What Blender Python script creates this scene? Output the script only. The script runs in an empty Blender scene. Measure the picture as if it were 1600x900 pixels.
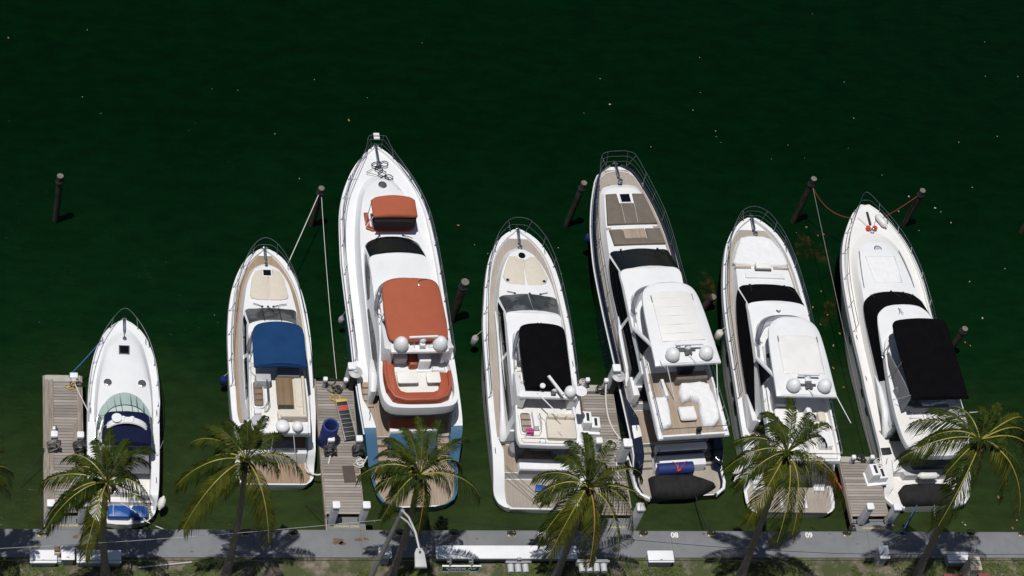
import bpy, bmesh, math, random
from mathutils import Vector, Matrix, noise as mnoise
random.seed(7)
R_ = math.radians
scene = bpy.context.scene
COL = scene.collection

# ---------------------------------------------------------------- camera, sky, sun
RX = Vector((0.97246224, -0.11134979, 0.20473985))
UX = Vector((-0.02540978, 0.82259163, 0.56806457))
FX = Vector((0.23167116, 0.55762375, -0.79710992))
CAM = Vector((-3.72102802, -52.03783933, 94.0))
cd = bpy.data.cameras.new('camera')
cam = bpy.data.objects.new('camera', cd)
COL.objects.link(cam)
cd.sensor_width = 36.0
cd.lens = 3924.2 / 1600 * 36
cd.clip_start = 1.0
cd.clip_end = 3000.0
m4 = Matrix.Identity(4)
for i in range(3):
    m4[i][0] = RX[i]; m4[i][1] = UX[i]; m4[i][2] = -FX[i]; m4[i][3] = CAM[i]
cam.matrix_world = m4
scene.camera = cam

SUN_EL = 77.0
SUN_DIR = Vector((-0.90, -0.43, 0)).normalized()       # horizontal direction towards the sun
w = bpy.data.worlds.new('World')
scene.world = w
w.use_nodes = True
nt = w.node_tree
nt.nodes.clear()
sky = nt.nodes.new('ShaderNodeTexSky')
sky.sky_type = 'NISHITA'
sky.sun_disc = False
sky.sun_elevation = R_(SUN_EL)
sky.sun_rotation = math.atan2(SUN_DIR.x, SUN_DIR.y)
bg = nt.nodes.new('ShaderNodeBackground')
bg.inputs['Strength'].default_value = 0.05
wo = nt.nodes.new('ShaderNodeOutputWorld')
nt.links.new(sky.outputs[0], bg.inputs[0])
nt.links.new(bg.outputs[0], wo.inputs[0])
sl = bpy.data.lights.new('sun', 'SUN')
sl.energy = 5.0
sl.angle = R_(0.5)
sl.color = (1.0, 0.97, 0.93)
so = bpy.data.objects.new('sun', sl)
COL.objects.link(so)
ce = math.cos(R_(SUN_EL))
sd = Vector((SUN_DIR.x * ce, SUN_DIR.y * ce, math.sin(R_(SUN_EL))))
so.rotation_euler = sd.to_track_quat('Z', 'Y').to_euler()
so.location = sd * 200
scene.view_settings.view_transform = 'Standard'
scene.view_settings.look = 'None'
scene.view_settings.exposure = -0.44
scene.view_settings.gamma = 1.0
scene.view_settings.use_curve_mapping = False

def W(px, py, z):
    """ground truth survey: where the sight line of a photo pixel meets height z"""
    d = (px - 800) * RX - (py - 450) * UX + 3924.2 * FX
    return CAM + d * ((z - CAM.z) / d.z)

# ---------------------------------------------------------------- materials
def _n(t, typ, **kw):
    n = t.nodes.new(typ)
    for k, v in kw.items():
        if k in n.inputs: n.inputs[k].default_value = v
        else: setattr(n, k, v)
    return n
def mat(name, col, rough=0.5, metal=0.0, var=0.1, vscale=3.0, bump=0.0, bscale=40.0, stretch=(1, 1, 1),
        spec=0.5, coat=0.0, dark=None, col2=None, c2scale=1.0, c2lo=0.5, c2hi=0.65, coord='Object'):
    m = bpy.data.materials.new(name)
    m.use_nodes = True
    t = m.node_tree
    b = t.nodes['Principled BSDF']
    b.inputs['Roughness'].default_value = rough
    b.inputs['Metallic'].default_value = metal
    b.inputs['Specular IOR Level'].default_value = spec
    if coat: b.inputs['Coat Weight'].default_value = coat
    tc = _n(t, 'ShaderNodeTexCoord')
    mp = _n(t, 'ShaderNodeMapping')
    mp.inputs['Scale'].default_value = stretch
    t.links.new(tc.outputs[coord], mp.inputs[0])
    n1 = _n(t, 'ShaderNodeTexNoise', Scale=vscale, Detail=6.0, Roughness=0.6)
    t.links.new(mp.outputs[0], n1.inputs['Vector'])
    mx = _n(t, 'ShaderNodeMix', data_type='RGBA')
    mx.inputs[6].default_value = tuple(c * (1 - var) for c in col) + (1,)
    mx.inputs[7].default_value = tuple(min(1, c * (1 + var)) for c in col) + (1,)
    rr = _n(t, 'ShaderNodeMapRange')
    rr.inputs[1].default_value = 0.3; rr.inputs[2].default_value = 0.7
    t.links.new(n1.outputs['Fac'], rr.inputs[0])
    t.links.new(rr.outputs[0], mx.inputs[0])
    out = mx.outputs[2]
    if col2:
        n2 = _n(t, 'ShaderNodeTexNoise', Scale=c2scale, Detail=5.0, Roughness=0.65)
        t.links.new(mp.outputs[0], n2.inputs['Vector'])
        r2 = _n(t, 'ShaderNodeMapRange')
        r2.inputs[1].default_value = c2lo; r2.inputs[2].default_value = c2hi
        t.links.new(n2.outputs['Fac'], r2.inputs[0])
        m2 = _n(t, 'ShaderNodeMix', data_type='RGBA')
        m2.inputs[7].default_value = tuple(col2) + (1,)
        t.links.new(r2.outputs[0], m2.inputs[0])
        t.links.new(out, m2.inputs[6])
        out = m2.outputs[2]
    t.links.new(out, b.inputs['Base Color'])
    if bump:
        nb = _n(t, 'ShaderNodeTexNoise', Scale=bscale, Detail=4.0)
        t.links.new(mp.outputs[0], nb.inputs['Vector'])
        bp = _n(t, 'ShaderNodeBump', Strength=bump, Distance=0.02)
        t.links.new(nb.outputs['Fac'], bp.inputs['Height'])
        t.links.new(bp.outputs[0], b.inputs['Normal'])
    m['out'] = 1
    return m
def planks(name, col, seam, pitch, axis='X', seamw=0.09, var=0.3, rough=0.7, tone=0.25):
    """boards of one width running along the other axis, each with its own tone, grain and dark seams"""
    m = bpy.data.materials.new(name)
    m.use_nodes = True
    t = m.node_tree
    b = t.nodes['Principled BSDF']
    b.inputs['Roughness'].default_value = rough
    tc = _n(t, 'ShaderNodeTexCoord')
    sx = _n(t, 'ShaderNodeSeparateXYZ')
    t.links.new(tc.outputs['Object'], sx.inputs[0])
    dv = _n(t, 'ShaderNodeMath', operation='DIVIDE'); dv.inputs[1].default_value = pitch
    t.links.new(sx.outputs[axis], dv.inputs[0])
    fl = _n(t, 'ShaderNodeMath', operation='FLOOR'); t.links.new(dv.outputs[0], fl.inputs[0])
    fr = _n(t, 'ShaderNodeMath', operation='FRACT'); t.links.new(dv.outputs[0], fr.inputs[0])
    lt = _n(t, 'ShaderNodeMath', operation='LESS_THAN'); lt.inputs[1].default_value = seamw
    t.links.new(fr.outputs[0], lt.inputs[0])
    wn = _n(t, 'ShaderNodeTexWhiteNoise', noise_dimensions='1D')
    t.links.new(fl.outputs[0], wn.inputs['W'])
    mp = _n(t, 'ShaderNodeMapping')
    mp.inputs['Scale'].default_value = (30, 2.2, 10) if axis == 'X' else (2.2, 30, 10)
    t.links.new(tc.outputs['Object'], mp.inputs[0])
    n1 = _n(t, 'ShaderNodeTexNoise', Scale=1.0, Detail=5.0); t.links.new(mp.outputs[0], n1.inputs['Vector'])
    n3 = _n(t, 'ShaderNodeTexNoise', Scale=0.9, Detail=4.0); t.links.new(tc.outputs['Object'], n3.inputs['Vector'])
    a1 = _n(t, 'ShaderNodeMath', operation='MULTIPLY'); a1.inputs[1].default_value = tone; t.links.new(wn.outputs['Value'], a1.inputs[0])
    a2 = _n(t, 'ShaderNodeMath', operation='MULTIPLY'); a2.inputs[1].default_value = var; t.links.new(n1.outputs['Fac'], a2.inputs[0])
    a3 = _n(t, 'ShaderNodeMath', operation='MULTIPLY'); a3.inputs[1].default_value = 0.5; t.links.new(n3.outputs['Fac'], a3.inputs[0])
    s1 = _n(t, 'ShaderNodeMath', operation='ADD'); t.links.new(a1.outputs[0], s1.inputs[0]); t.links.new(a2.outputs[0], s1.inputs[1])
    s2 = _n(t, 'ShaderNodeMath', operation='ADD'); t.links.new(s1.outputs[0], s2.inputs[0]); t.links.new(a3.outputs[0], s2.inputs[1])
    s3 = _n(t, 'ShaderNodeMath', operation='ADD'); s3.inputs[1].default_value = 1 - (tone + var + 0.5) / 2
    t.links.new(s2.outputs[0], s3.inputs[0])
    vm = _n(t, 'ShaderNodeVectorMath', operation='SCALE'); vm.inputs[0].default_value = col
    t.links.new(s3.outputs[0], vm.inputs['Scale'])
    mx = _n(t, 'ShaderNodeMix', data_type='RGBA')
    t.links.new(lt.outputs[0], mx.inputs[0]); t.links.new(vm.outputs[0], mx.inputs[6])
    mx.inputs[7].default_value = tuple(seam) + (1,)
    t.links.new(mx.outputs[2], b.inputs['Base Color'])
    return m
def glass_sheet(name, tint, alpha):
    m = bpy.data.materials.new(name); m.use_nodes = True
    t = m.node_tree; t.nodes.clear()
    o = _n(t, 'ShaderNodeOutputMaterial'); tr = _n(t, 'ShaderNodeBsdfTransparent')
    tr.inputs[0].default_value = tuple(tint) + (1,)
    pb = _n(t, 'ShaderNodeBsdfPrincipled'); pb.inputs['Base Color'].default_value = tuple(c * .35 for c in tint) + (1,)
    pb.inputs['Roughness'].default_value = 0.06
    mx = _n(t, 'ShaderNodeMixShader'); mx.inputs[0].default_value = alpha
    t.links.new(tr.outputs[0], mx.inputs[1]); t.links.new(pb.outputs[0], mx.inputs[2]); t.links.new(mx.outputs[0], o.inputs[0])
    return m

M = {}
M['white'] = mat('white_gelcoat', (.72, .73, .745), .3, var=.04, vscale=1.3, col2=(.60, .60, .59), c2scale=.9, c2lo=.60, c2hi=.85)
M['cream'] = mat('cream_gelcoat', (.722, .718, .70), .32, var=.04, vscale=1.5)
M['nonskid'] = mat('nonskid_deck', (.68, .67, .64), .7, var=.05, vscale=6, bump=.2, bscale=120)
M['greyhull'] = mat('grey_hull_paint', (.42, .42, .43), .25, var=.05)
M['navyhull'] = mat('navy_hull_paint', (.010, .016, .035), .12, var=.15)
M['bluehull'] = mat('blue_hull_paint', (.055, .13, .215), .3, var=.06, vscale=1.2)
M['antifoul'] = mat('antifouling_paint', (.02, .022, .03), .7, var=.2)
M['teakbrown'] = planks('brown_teak', (.285, .205, .135), (.10, .07, .045), .06, 'X')
M['teakgrey'] = planks('weathered_teak', (.335, .292, .25), (.15, .13, .11), .06, 'X', tone=.12, var=.2)
M['teaktan'] = planks('tan_teak', (.325, .255, .19), (.14, .10, .07), .06, 'X')
M['tablewood'] = planks('varnished_table_wood', (.20, .13, .07), (.12, .075, .04), .11, 'X', seamw=.03)
M['dockwood'] = planks('weathered_dock_boards', (.265, .238, .21), (.03, .027, .024), .147, 'Y', seamw=.10, var=.55, tone=.55, rough=.85)
M['stringer'] = mat('weathered_timber', (.25, .215, .18), .9, var=.35, vscale=3, stretch=(8, .6, 8), bump=.4)
M['orange'] = mat('rust_orange_canvas', (.345, .085, .040), .85, var=.05, vscale=2, bump=.15, bscale=90)
M['orangevinyl'] = mat('rust_orange_vinyl', (.33, .072, .032), .5, var=.07)
M['bluecanvas'] = mat('royal_blue_canvas', (.007, .042, .125), .9, var=.12, vscale=1.5, bump=.15, bscale=90, spec=.2)
M['navycanvas'] = mat('navy_canvas', (.006, .009, .036), .9, var=.12, bump=.15, bscale=90, spec=.15)
M['blackcanvas'] = mat('black_canvas', (.0032, .0032, .0042), .95, var=.25, vscale=2, bump=.2, bscale=70, spec=.06)
M['bluevinyl'] = mat('bright_blue_vinyl', (.012, .075, .30), .4, var=.08)
M['bluefoam'] = mat('dark_blue_foam', (.010, .026, .135), .6, var=.12, bump=.15)
M['beige'] = mat('beige_cushion_fabric', (.58, .53, .45), .8, var=.05, vscale=5, bump=.1, bscale=60)
M['whitevinyl'] = mat('white_vinyl', (.74, .73, .70), .5, var=.04, bump=.06, bscale=12)
M['whitecover'] = mat('white_cover_cloth', (.72, .72, .73), .85, var=.05, vscale=4, bump=.6, bscale=7)
M['greycanvas'] = mat('grey_canvas', (.20, .20, .215), .85, var=.08, bump=.1)
M['taupe'] = mat('taupe_pad_fabric', (.135, .115, .09), .8, var=.12, vscale=3, bump=.1)
M['greylt'] = mat('light_grey_plastic', (.42, .42, .44), .5, var=.06)
M['greydk'] = mat('dark_grey_plastic', (.07, .07, .075), .5, var=.12)
M['pedestal'] = mat('grey_painted_post', (.42, .43, .46), .55, var=.08, vscale=2.5, col2=(.30, .30, .31), c2scale=2)
M['darkcover'] = mat('charcoal_cover', (.020, .020, .021), .9, var=.3, vscale=2, bump=.3, bscale=30, spec=.15)
M['glass'] = mat('dark_window_glass', (.004, .005, .006), .05, var=.1)
M['greyglass'] = mat('grey_tinted_glass', (.045, .047, .05), .06, var=.3, vscale=1.5, col2=(.12, .12, .125), c2scale=.7, c2lo=.48, c2hi=.56)
M['greenglass'] = glass_sheet('green_tinted_glass', (.72, .83, .79), .14)
M['smoke'] = glass_sheet('smoked_acrylic', (.55, .55, .60), .22)
M['mesh'] = glass_sheet('tinted_mesh_curtain', (.16, .13, .15), .45)
M['steel'] = mat('stainless_steel', (.62, .63, .65), .22, metal=1.0, var=.08)
M['darksteel'] = mat('shaded_stainless', (.28, .30, .33), .3, metal=.9, var=.1)  # darker copy of the stainless, shade put into its base colour
M['black'] = mat('black_rubber', (.012, .012, .013), .6, var=.2)
M['red'] = mat('red_plastic', (.55, .035, .02), .5, var=.15)
M['pink'] = mat('pink_cloth', (.5, .04, .22), .8, var=.2)
M['yellow'] = mat('yellow_plastic', (.55, .36, .04), .6, var=.15)
M['ropewhite'] = mat('white_rope', (.62, .60, .56), .9, var=.15, vscale=30)
M['ropeblue'] = mat('blue_rope', (.03, .12, .32), .9, var=.15, vscale=30)
M['ropered'] = mat('red_rope', (.20, .022, .02), .9, var=.15, vscale=30)
M['ropedark'] = mat('dark_rope', (.02, .02, .022), .9, var=.15, vscale=30)
M['ropegrey'] = mat('grey_hose', (.22, .21, .19), .7, var=.2, vscale=20)
M['fender'] = mat('white_fender_vinyl', (.66, .65, .61), .4, var=.07)
M['piling'] = mat('wet_weathered_piling', (.05, .044, .034), .95, var=.4, vscale=3, stretch=(5, 5, .8), bump=.5, bscale=20, col2=(.018, .017, .012), c2scale=1.2, spec=.15)
M['pilecap'] = mat('bleached_end_grain', (.15, .14, .115), .9, var=.4, vscale=9)
M['galv'] = mat('galvanised_steel', (.30, .30, .31), .55, metal=.3, var=.12, vscale=6)
M['lamp'] = mat('lamp_housing_grey', (.46, .47, .48), .5, var=.05)
M['signgreen'] = mat('street_sign_green', (.004, .095, .062), .45, var=.05)
M['signwhite'] = mat('sign_white', (.75, .76, .76), .5, var=.02)
M['paintwhite'] = mat('white_road_paint', (.70, .70, .69), .8, var=.12, vscale=14)
M['paintyellow'] = mat('yellow_road_paint', (.58, .50, .20), .8, var=.2, vscale=14)
M['boxwhite'] = mat('white_fibreglass', (.74, .75, .77), .45, var=.05, vscale=2, col2=(.52, .51, .50), c2scale=1.6, c2lo=.62, c2hi=.8)
M['boxgrey'] = mat('grey_fibreglass', (.33, .33, .34), .6, var=.1, vscale=3)
M['brick'] = mat('red_brick_paint', (.20, .055, .05), .85, var=.2, vscale=8)
M['stone'] = mat('beige_stucco', (.42, .37, .30), .9, var=.12, vscale=8, bump=.2)
M['concrete'] = mat('quay_concrete', (.172, .178, .187), .85, var=.10, vscale=2.2, bump=.1, bscale=60, col2=(.135, .137, .14), c2scale=.55, c2lo=.5, c2hi=.7)
M['palecon'] = mat('pale_concrete', (.37, .35, .31), .9, var=.12, vscale=4)
M['wallcon'] = mat('sea_wall_concrete', (.12, .115, .10), .9, var=.25, vscale=2)
M['rust'] = mat('rust_stain', (.13, .085, .055), .9, var=.3, vscale=5)
M['soil'] = mat('dry_soil', (.165, .14, .105), .95, var=.45, vscale=5, bump=.6, bscale=25, col2=(.055, .067, .022), c2scale=1.1, c2lo=.38, c2hi=.56)
M['grass'] = mat('lawn_grass', (.085, .118, .022), .8, var=.55, vscale=1.6)
M['bark'] = mat('palm_bark', (.185, .162, .142), .95, var=.35, vscale=4, stretch=(2, 2, 9), bump=.5, bscale=12)
M['leafgreen'] = mat('palm_leaflet_green', (.023, .039, .004), .6, var=.6, vscale=2.2, col2=(.066, .074, .007), c2scale=1.3, c2lo=.5, c2hi=.68, spec=.12)
M['leafold'] = mat('palm_leaflet_yellowing', (.066, .074, .007), .55, var=.5, vscale=2.2, col2=(.10, .07, .02), c2scale=1.6, c2lo=.55, c2hi=.7, spec=.12)
M['rachisgreen'] = mat('palm_midrib_green', (.055, .065, .014), .6, var=.2, spec=.25)
M['rachis'] = mat('palm_midrib', (.30, .27, .05), .5, var=.2)
M['rachisor'] = mat('palm_midrib_orange', (.36, .21, .05), .5, var=.2)
M['husk'] = mat('palm_husk_brown', (.09, .055, .03), .95, var=.3)
M['coconut'] = mat('coconut_husk', (.12, .10, .03), .6, var=.25)
M['dryleaf'] = mat('dry_leaf', (.26, .12, .045), .8, var=.3)
M['paleleaf'] = mat('bleached_leaf', (.32, .31, .26), .8, var=.3)
M['weed'] = mat('submerged_weed', (.024, .020, .007), .8, var=.6, vscale=4)

# ---------------------------------------------------------------- mesh building
class MB:
    def __init__(s): s.v = []; s.f = []; s.mi = []; s.mats = []; s.c = 0
    def m(s, mt):
        if mt not in s.mats: s.mats.append(mt)
        s.c = s.mats.index(mt); return s
    def add(s, vs, fs):
        o = len(s.v); s.v += [tuple(p) for p in vs]
        for f in fs: s.f.append([i + o for i in f]); s.mi.append(s.c)
    def grid(s, rows, closed=False):
        n = len(rows[0]); vs = [p for r in rows for p in r]; fs = []
        for i in range(len(rows) - 1):
            for j in range(n if closed else n - 1):
                k = (j + 1) % n
                fs.append([i * n + j, i * n + k, (i + 1) * n + k, (i + 1) * n + j])
        s.add(vs, fs)
    def slab(s, out, z0, z1, bev=0.02, bottom=True):
        """prism over a plan outline with rounded top edges; z0, z1 numbers or functions of (x, y)"""
        a = sum(out[i][0] * out[(i + 1) % len(out)][1] - out[(i + 1) % len(out)][0] * out[i][1] for i in range(len(out)))
        if a < 0: out = out[::-1]
        n = len(out)
        f0 = z0 if callable(z0) else (lambda x, y: z0)
        f1 = z1 if callable(z1) else (lambda x, y: z1)
        def inset(d):
            r = []
            for i in range(n):
                p, q, t = Vector(out[i - 1][:2]), Vector(out[i][:2]), Vector(out[(i + 1) % n][:2])
                e1 = (q - p); e2 = (t - q)
                if e1.length < 1e-6 or e2.length < 1e-6: r.append(q); continue
                n1 = Vector((-e1.y, e1.x)).normalized(); n2 = Vector((-e2.y, e2.x)).normalized()
                k = n1 + n2
                dd = max(.35, k.dot(n1))
                r.append(q + k * (d / dd))
            return r
        rings = [[(p[0], p[1], f0(*p[:2])) for p in out]]
        if bev > 0:
            for d, dz in ((0, bev), (bev * .3, bev * .3), (bev, 0)):
                rings.append([(p[0], p[1], f1(p[0], p[1]) - dz) for p in inset(d)])
        else: rings.append([(p[0], p[1], f1(*p[:2])) for p in out])
        s.grid(rings, True)
        s.add(rings[-1], [list(range(n))])
        if bottom: s.add(rings[0], [list(range(n))[::-1]])
        return s
    def box(s, c, size, rz=0.0, bev=0.015, tilt=None):
        hx, hy = size[0] / 2, size[1] / 2
        k = len(s.v)
        s.slab([(-hx, -hy), (hx, -hy), (hx, hy), (-hx, hy)], -size[2] / 2, size[2] / 2, min(bev, hx * .8, hy * .8, size[2] * .45))
        mt = Matrix.Rotation(rz, 3, 'Z')
        if tilt: mt = mt @ Matrix.Rotation(tilt[0], 3, 'X') @ Matrix.Rotation(tilt[1], 3, 'Y')
        for i in range(k, len(s.v)): s.v[i] = tuple(mt @ Vector(s.v[i]) + Vector(c))
        return s
    def tube(s, pts, r, n=7, closed=False, caps=True):
        pts = [Vector(p) for p in pts]; N = len(pts)
        rs = r if isinstance(r, (list, tuple)) else [r] * N
        rows = []; prev = None
        for i, p in enumerate(pts):
            t = (pts[min(i + 1, N - 1)] - pts[max(i - 1, 0)])
            if closed: t = pts[(i + 1) % N] - pts[i - 1]
            t = t.normalized() if t.length > 1e-9 else Vector((0, 0, 1))
            if prev is None:
                a = Vector((0, 0, 1)) if abs(t.z) < .9 else Vector((1, 0, 0))
                u = t.cross(a).normalized()
            else:
                u = (prev - t * prev.dot(t))
                u = u.normalized() if u.length > 1e-6 else t.orthogonal().normalized()
            prev = u; v = t.cross(u)
            rows.append([tuple(p + (u * math.cos(2 * math.pi * j / n) + v * math.sin(2 * math.pi * j / n)) * rs[i]) for j in range(n)])
        if closed: rows.append(rows[0])
        s.grid(rows, True)
        if caps and not closed:
            s.add(rows[0], [list(range(n))[::-1]]); s.add(rows[-1], [list(range(n))])
        return s
    def lathe(s, prof, c=(0, 0, 0), n=20, axis=None):
        q = Vector((0, 0, 1)).rotation_difference(Vector(axis)) if axis else None
        rows = []
        for r, z in prof:
            row = []
            for j in range(n):
                p = Vector((r * math.cos(2 * math.pi * j / n), r * math.sin(2 * math.pi * j / n), z))
                if q: p = q @ p
                row.append(tuple(p + Vector(c)))
            rows.append(row)
        s.grid(rows, True)
        if prof[0][0] > 1e-4: s.add(rows[0], [list(range(n))[::-1]])
        if prof[-1][0] > 1e-4: s.add(rows[-1], [list(range(n))])
        return s
    def build(s, name, mt=None, parent=None, smooth=True, loc=None, sharp=38):
        if mt is not None and not s.mats: s.mats = [mt]
        me = bpy.data.meshes.new(name)
        me.from_pydata(s.v, [], s.f)
        for k in s.mats: me.materials.append(k)
        if len(s.mats) > 1: me.polygons.foreach_set('material_index', s.mi)
        bm = bmesh.new(); bm.from_mesh(me)
        bmesh.ops.remove_doubles(bm, verts=bm.verts, dist=1e-5)
        bmesh.ops.dissolve_degenerate(bm, dist=1e-5, edges=bm.edges)
        bmesh.ops.recalc_face_normals(bm, faces=bm.faces)
        bm.to_mesh(me); bm.free()
        if smooth:
            me.polygons.foreach_set('use_smooth', [True] * len(me.polygons))
            me.set_sharp_from_angle(angle=R_(sharp))
        me.update()
        o = bpy.data.objects.new(name, me)
        COL.objects.link(o)
        if parent is not None: o.parent = parent
        if loc is not None: o.location = loc
        return o

def tag(o, label=None, cat=None, group=None, kind=None):
    if label: o['label'] = label
    if cat: o['category'] = cat
    if group: o['group'] = group
    if kind: o['kind'] = kind
    return o
def thing(name, label, cat, loc=(0, 0, 0), rz=0.0, group=None):
    o = bpy.data.objects.new(name, None)
    o.empty_display_size = .3
    COL.objects.link(o); o.location = loc; o.rotation_euler = (0, 0, rz)
    return tag(o, label, cat, group)
def copy_tree(o, parent=None):
    c = o.copy(); COL.objects.link(c)
    if parent is not None: c.parent = parent
    for ch in list(o.children): copy_tree(ch, c)
    return c
def text_mesh(body, size, mt, name, parent=None, loc=(0, 0, 0), rot=(0, 0, 0), sx=1.0, thick=0.002, offset=0.0):
    cu = bpy.data.curves.new(name, 'FONT')
    cu.body = body; cu.size = size; cu.align_x = 'CENTER'; cu.align_y = 'CENTER'; cu.extrude = thick; cu.offset = offset
    t = bpy.data.objects.new(name, cu); COL.objects.link(t)
    me = bpy.data.meshes.new_from_object(t.evaluated_get(bpy.context.evaluated_depsgraph_get()))
    bpy.data.objects.remove(t); me.name = name
    me.materials.clear(); me.materials.append(mt)
    o = bpy.data.objects.new(name, me); COL.objects.link(o)
    o.location = loc; o.rotation_euler = rot; o.scale = (sx, 1, 1)
    if parent is not None: o.parent = parent
    return o

def pchip(tab):
    """monotone cubic through (y, value) pairs"""
    xs = [a for a, _ in tab]; ys = [b for _, b in tab]; n = len(xs)
    h = [xs[i + 1] - xs[i] for i in range(n - 1)]
    d = [(ys[i + 1] - ys[i]) / h[i] for i in range(n - 1)]
    g = [0.0] * n
    g[0] = d[0]; g[-1] = d[-1]
    for i in range(1, n - 1):
        if d[i - 1] * d[i] > 0:
            w1 = 2 * h[i] + h[i - 1]; w2 = h[i] + 2 * h[i - 1]
            g[i] = (w1 + w2) / (w1 / d[i - 1] + w2 / d[i])
    def f(x):
        if x <= xs[0]: return ys[0]
        if x >= xs[-1]: return ys[-1]
        i = 0
        while x > xs[i + 1]: i += 1
        t = (x - xs[i]) / h[i]
        return (ys[i] * (1 + 2 * t) * (1 - t) ** 2 + h[i] * g[i] * t * (1 - t) ** 2
                + ys[i + 1] * t * t * (3 - 2 * t) + h[i] * g[i + 1] * t * t * (t - 1))
    return f
def lin(tab):
    def f(x):
        if x <= tab[0][0]: return tab[0][1]
        for (a, p), (b, q) in zip(tab, tab[1:]):
            if x <= b: return p + (q - p) * (x - a) / (b - a)
        return tab[-1][1]
    return f

# --- closed plan rings: half outline keys (x, y, z[, 1 = corner]) from the front centre to the aft centre
def cr(keys, s):
    n = len(keys)
    i = min(int(s), n - 2); t = s - i
    P = [Vector(k[:3]) for k in keys]
    p0, p1 = P[i], P[i + 1]
    def tang(j, seg):
        if len(keys[j]) > 3: return seg
        if j == 0: q = P[1]; a = Vector((-q.x, q.y, q.z)); return (q - a) / 2
        if j == n - 1: q = P[n - 2]; b = Vector((-q.x, q.y, q.z)); return (b - q) / 2
        a, b, c = P[j - 1], P[j], P[j + 1]
        v = (c - a) / 2
        lim = 1.2 * seg.length
        return v if v.length < lim else v * (lim / v.length)
    seg = p1 - p0
    m0, m1 = tang(i, seg), tang(i + 1, seg)
    t2, t3 = t * t, t * t * t
    return p0 * (2 * t3 - 3 * t2 + 1) + m0 * (t3 - 2 * t2 + t) + p1 * (-2 * t3 + 3 * t2) + m1 * (t3 - t2)
def half(keys, sub):
    return [cr(keys, i / sub) for i in range((len(keys) - 1) * sub + 1)]
def loop(keys, sub):
    h = half(keys, sub)
    return [tuple(p) for p in h] + [(-p.x, p.y, p.z) for p in h[1:-1][::-1]]
def body(mb, rings, mats, sub=5, crown=0.0, bottom=False, cols=6, wr=0.0, topmat=None, seed=0, sag=0.0):
    for i in range(len(rings) - 1):
        if mats[i] is None: continue
        mb.m(mats[i]); mb.grid([loop(rings[i], sub), loop(rings[i + 1], sub)], True)
    def fill(keys, cz):
        h = half(keys, sub); rows = []
        wmax = max(p.x for p in h) or 1
        for p in h:
            row = []
            for c in range(cols + 1):
                u = -1 + 2 * c / cols
                z = p.z + cz * (1 - u * u) * min(1, p.x / wmax * 1.3)
                if wr and 0 < c < cols: z += wr * mnoise.noise(Vector((u * 2.3 + seed, p.y * 1.7, seed * 3.1)))
                if sag and 0 < c < cols: z += sag * math.cos(p.y * 5.2)
                row.append((p.x * u, p.y, z))
            rows.append(row)
        mb.grid(rows)
    if crown is not None:
        mb.m(topmat or mats[-1]); fill(rings[-1], crown)
    if bottom: mb.m(mats[0]); fill(rings[0], 0.0)
    return mb
def panel(mb, ra, rb, s0, s1, t0, t1, mt, off=.012, ns=14, ntt=3):
    f0 = t0 if callable(t0) else (lambda s: t0)
    f1 = t1 if callable(t1) else (lambda s: t1)
    def P(s, t):
        k = abs(s); a = cr(ra, k); b = cr(rb, k); p = a.lerp(b, t)
        return Vector((-p.x, p.y, p.z)) if s < 0 else p
    def Q(s, t, o):
        e = 1e-3
        ds = P(s + e, t) - P(s - e, t) if abs(s) < len(ra) - 1.01 else P(s, t) - P(s - 2 * e, t)
        if s < -(len(ra) - 1.01): ds = P(s + 2 * e, t) - P(s, t)
        dt = P(s, t + e) - P(s, t - e)
        n = -(ds.cross(dt)); n = n.normalized() if n.length > 1e-12 else Vector((0, 0, 1))
        return tuple(P(s, t) + n * o)
    mb.m(mt)
    rows = []
    ss = [s0 + (s1 - s0) * i / ns for i in range(ns + 1)]
    first = []; last = []
    for s in ss:
        a, b = f0(s), f1(s)
        rows.append([Q(s, a, -.02)] + [Q(s, a + (b - a) * j / ntt, off) for j in range(ntt + 1)] + [Q(s, b, -.02)])
    n = len(rows[0])
    rows = [[Q(ss[0], f0(ss[0]) + (f1(ss[0]) - f0(ss[0])) * min(1, max(0, (j - 1) / ntt)), -.02) for j in range(n)]] + rows
    rows.append([Q(ss[-1], f0(ss[-1]) + (f1(ss[-1]) - f0(ss[-1])) * min(1, max(0, (j - 1) / ntt)), -.02) for j in range(n)])
    mb.grid(rows)
    return mb
def inset_keys(keys, d, dz):
    """shrink a half outline towards the middle"""
    ys = [k[1] for k in keys]; ym = (max(ys) + min(ys)) / 2; L = (max(ys) - min(ys)) / 2; xm = max(k[0] for k in keys)
    return [(k[0] * (1 - d / xm), ym + (k[1] - ym) * (1 - d / L), k[2] + dz) + tuple(k[3:]) for k in keys]

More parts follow.
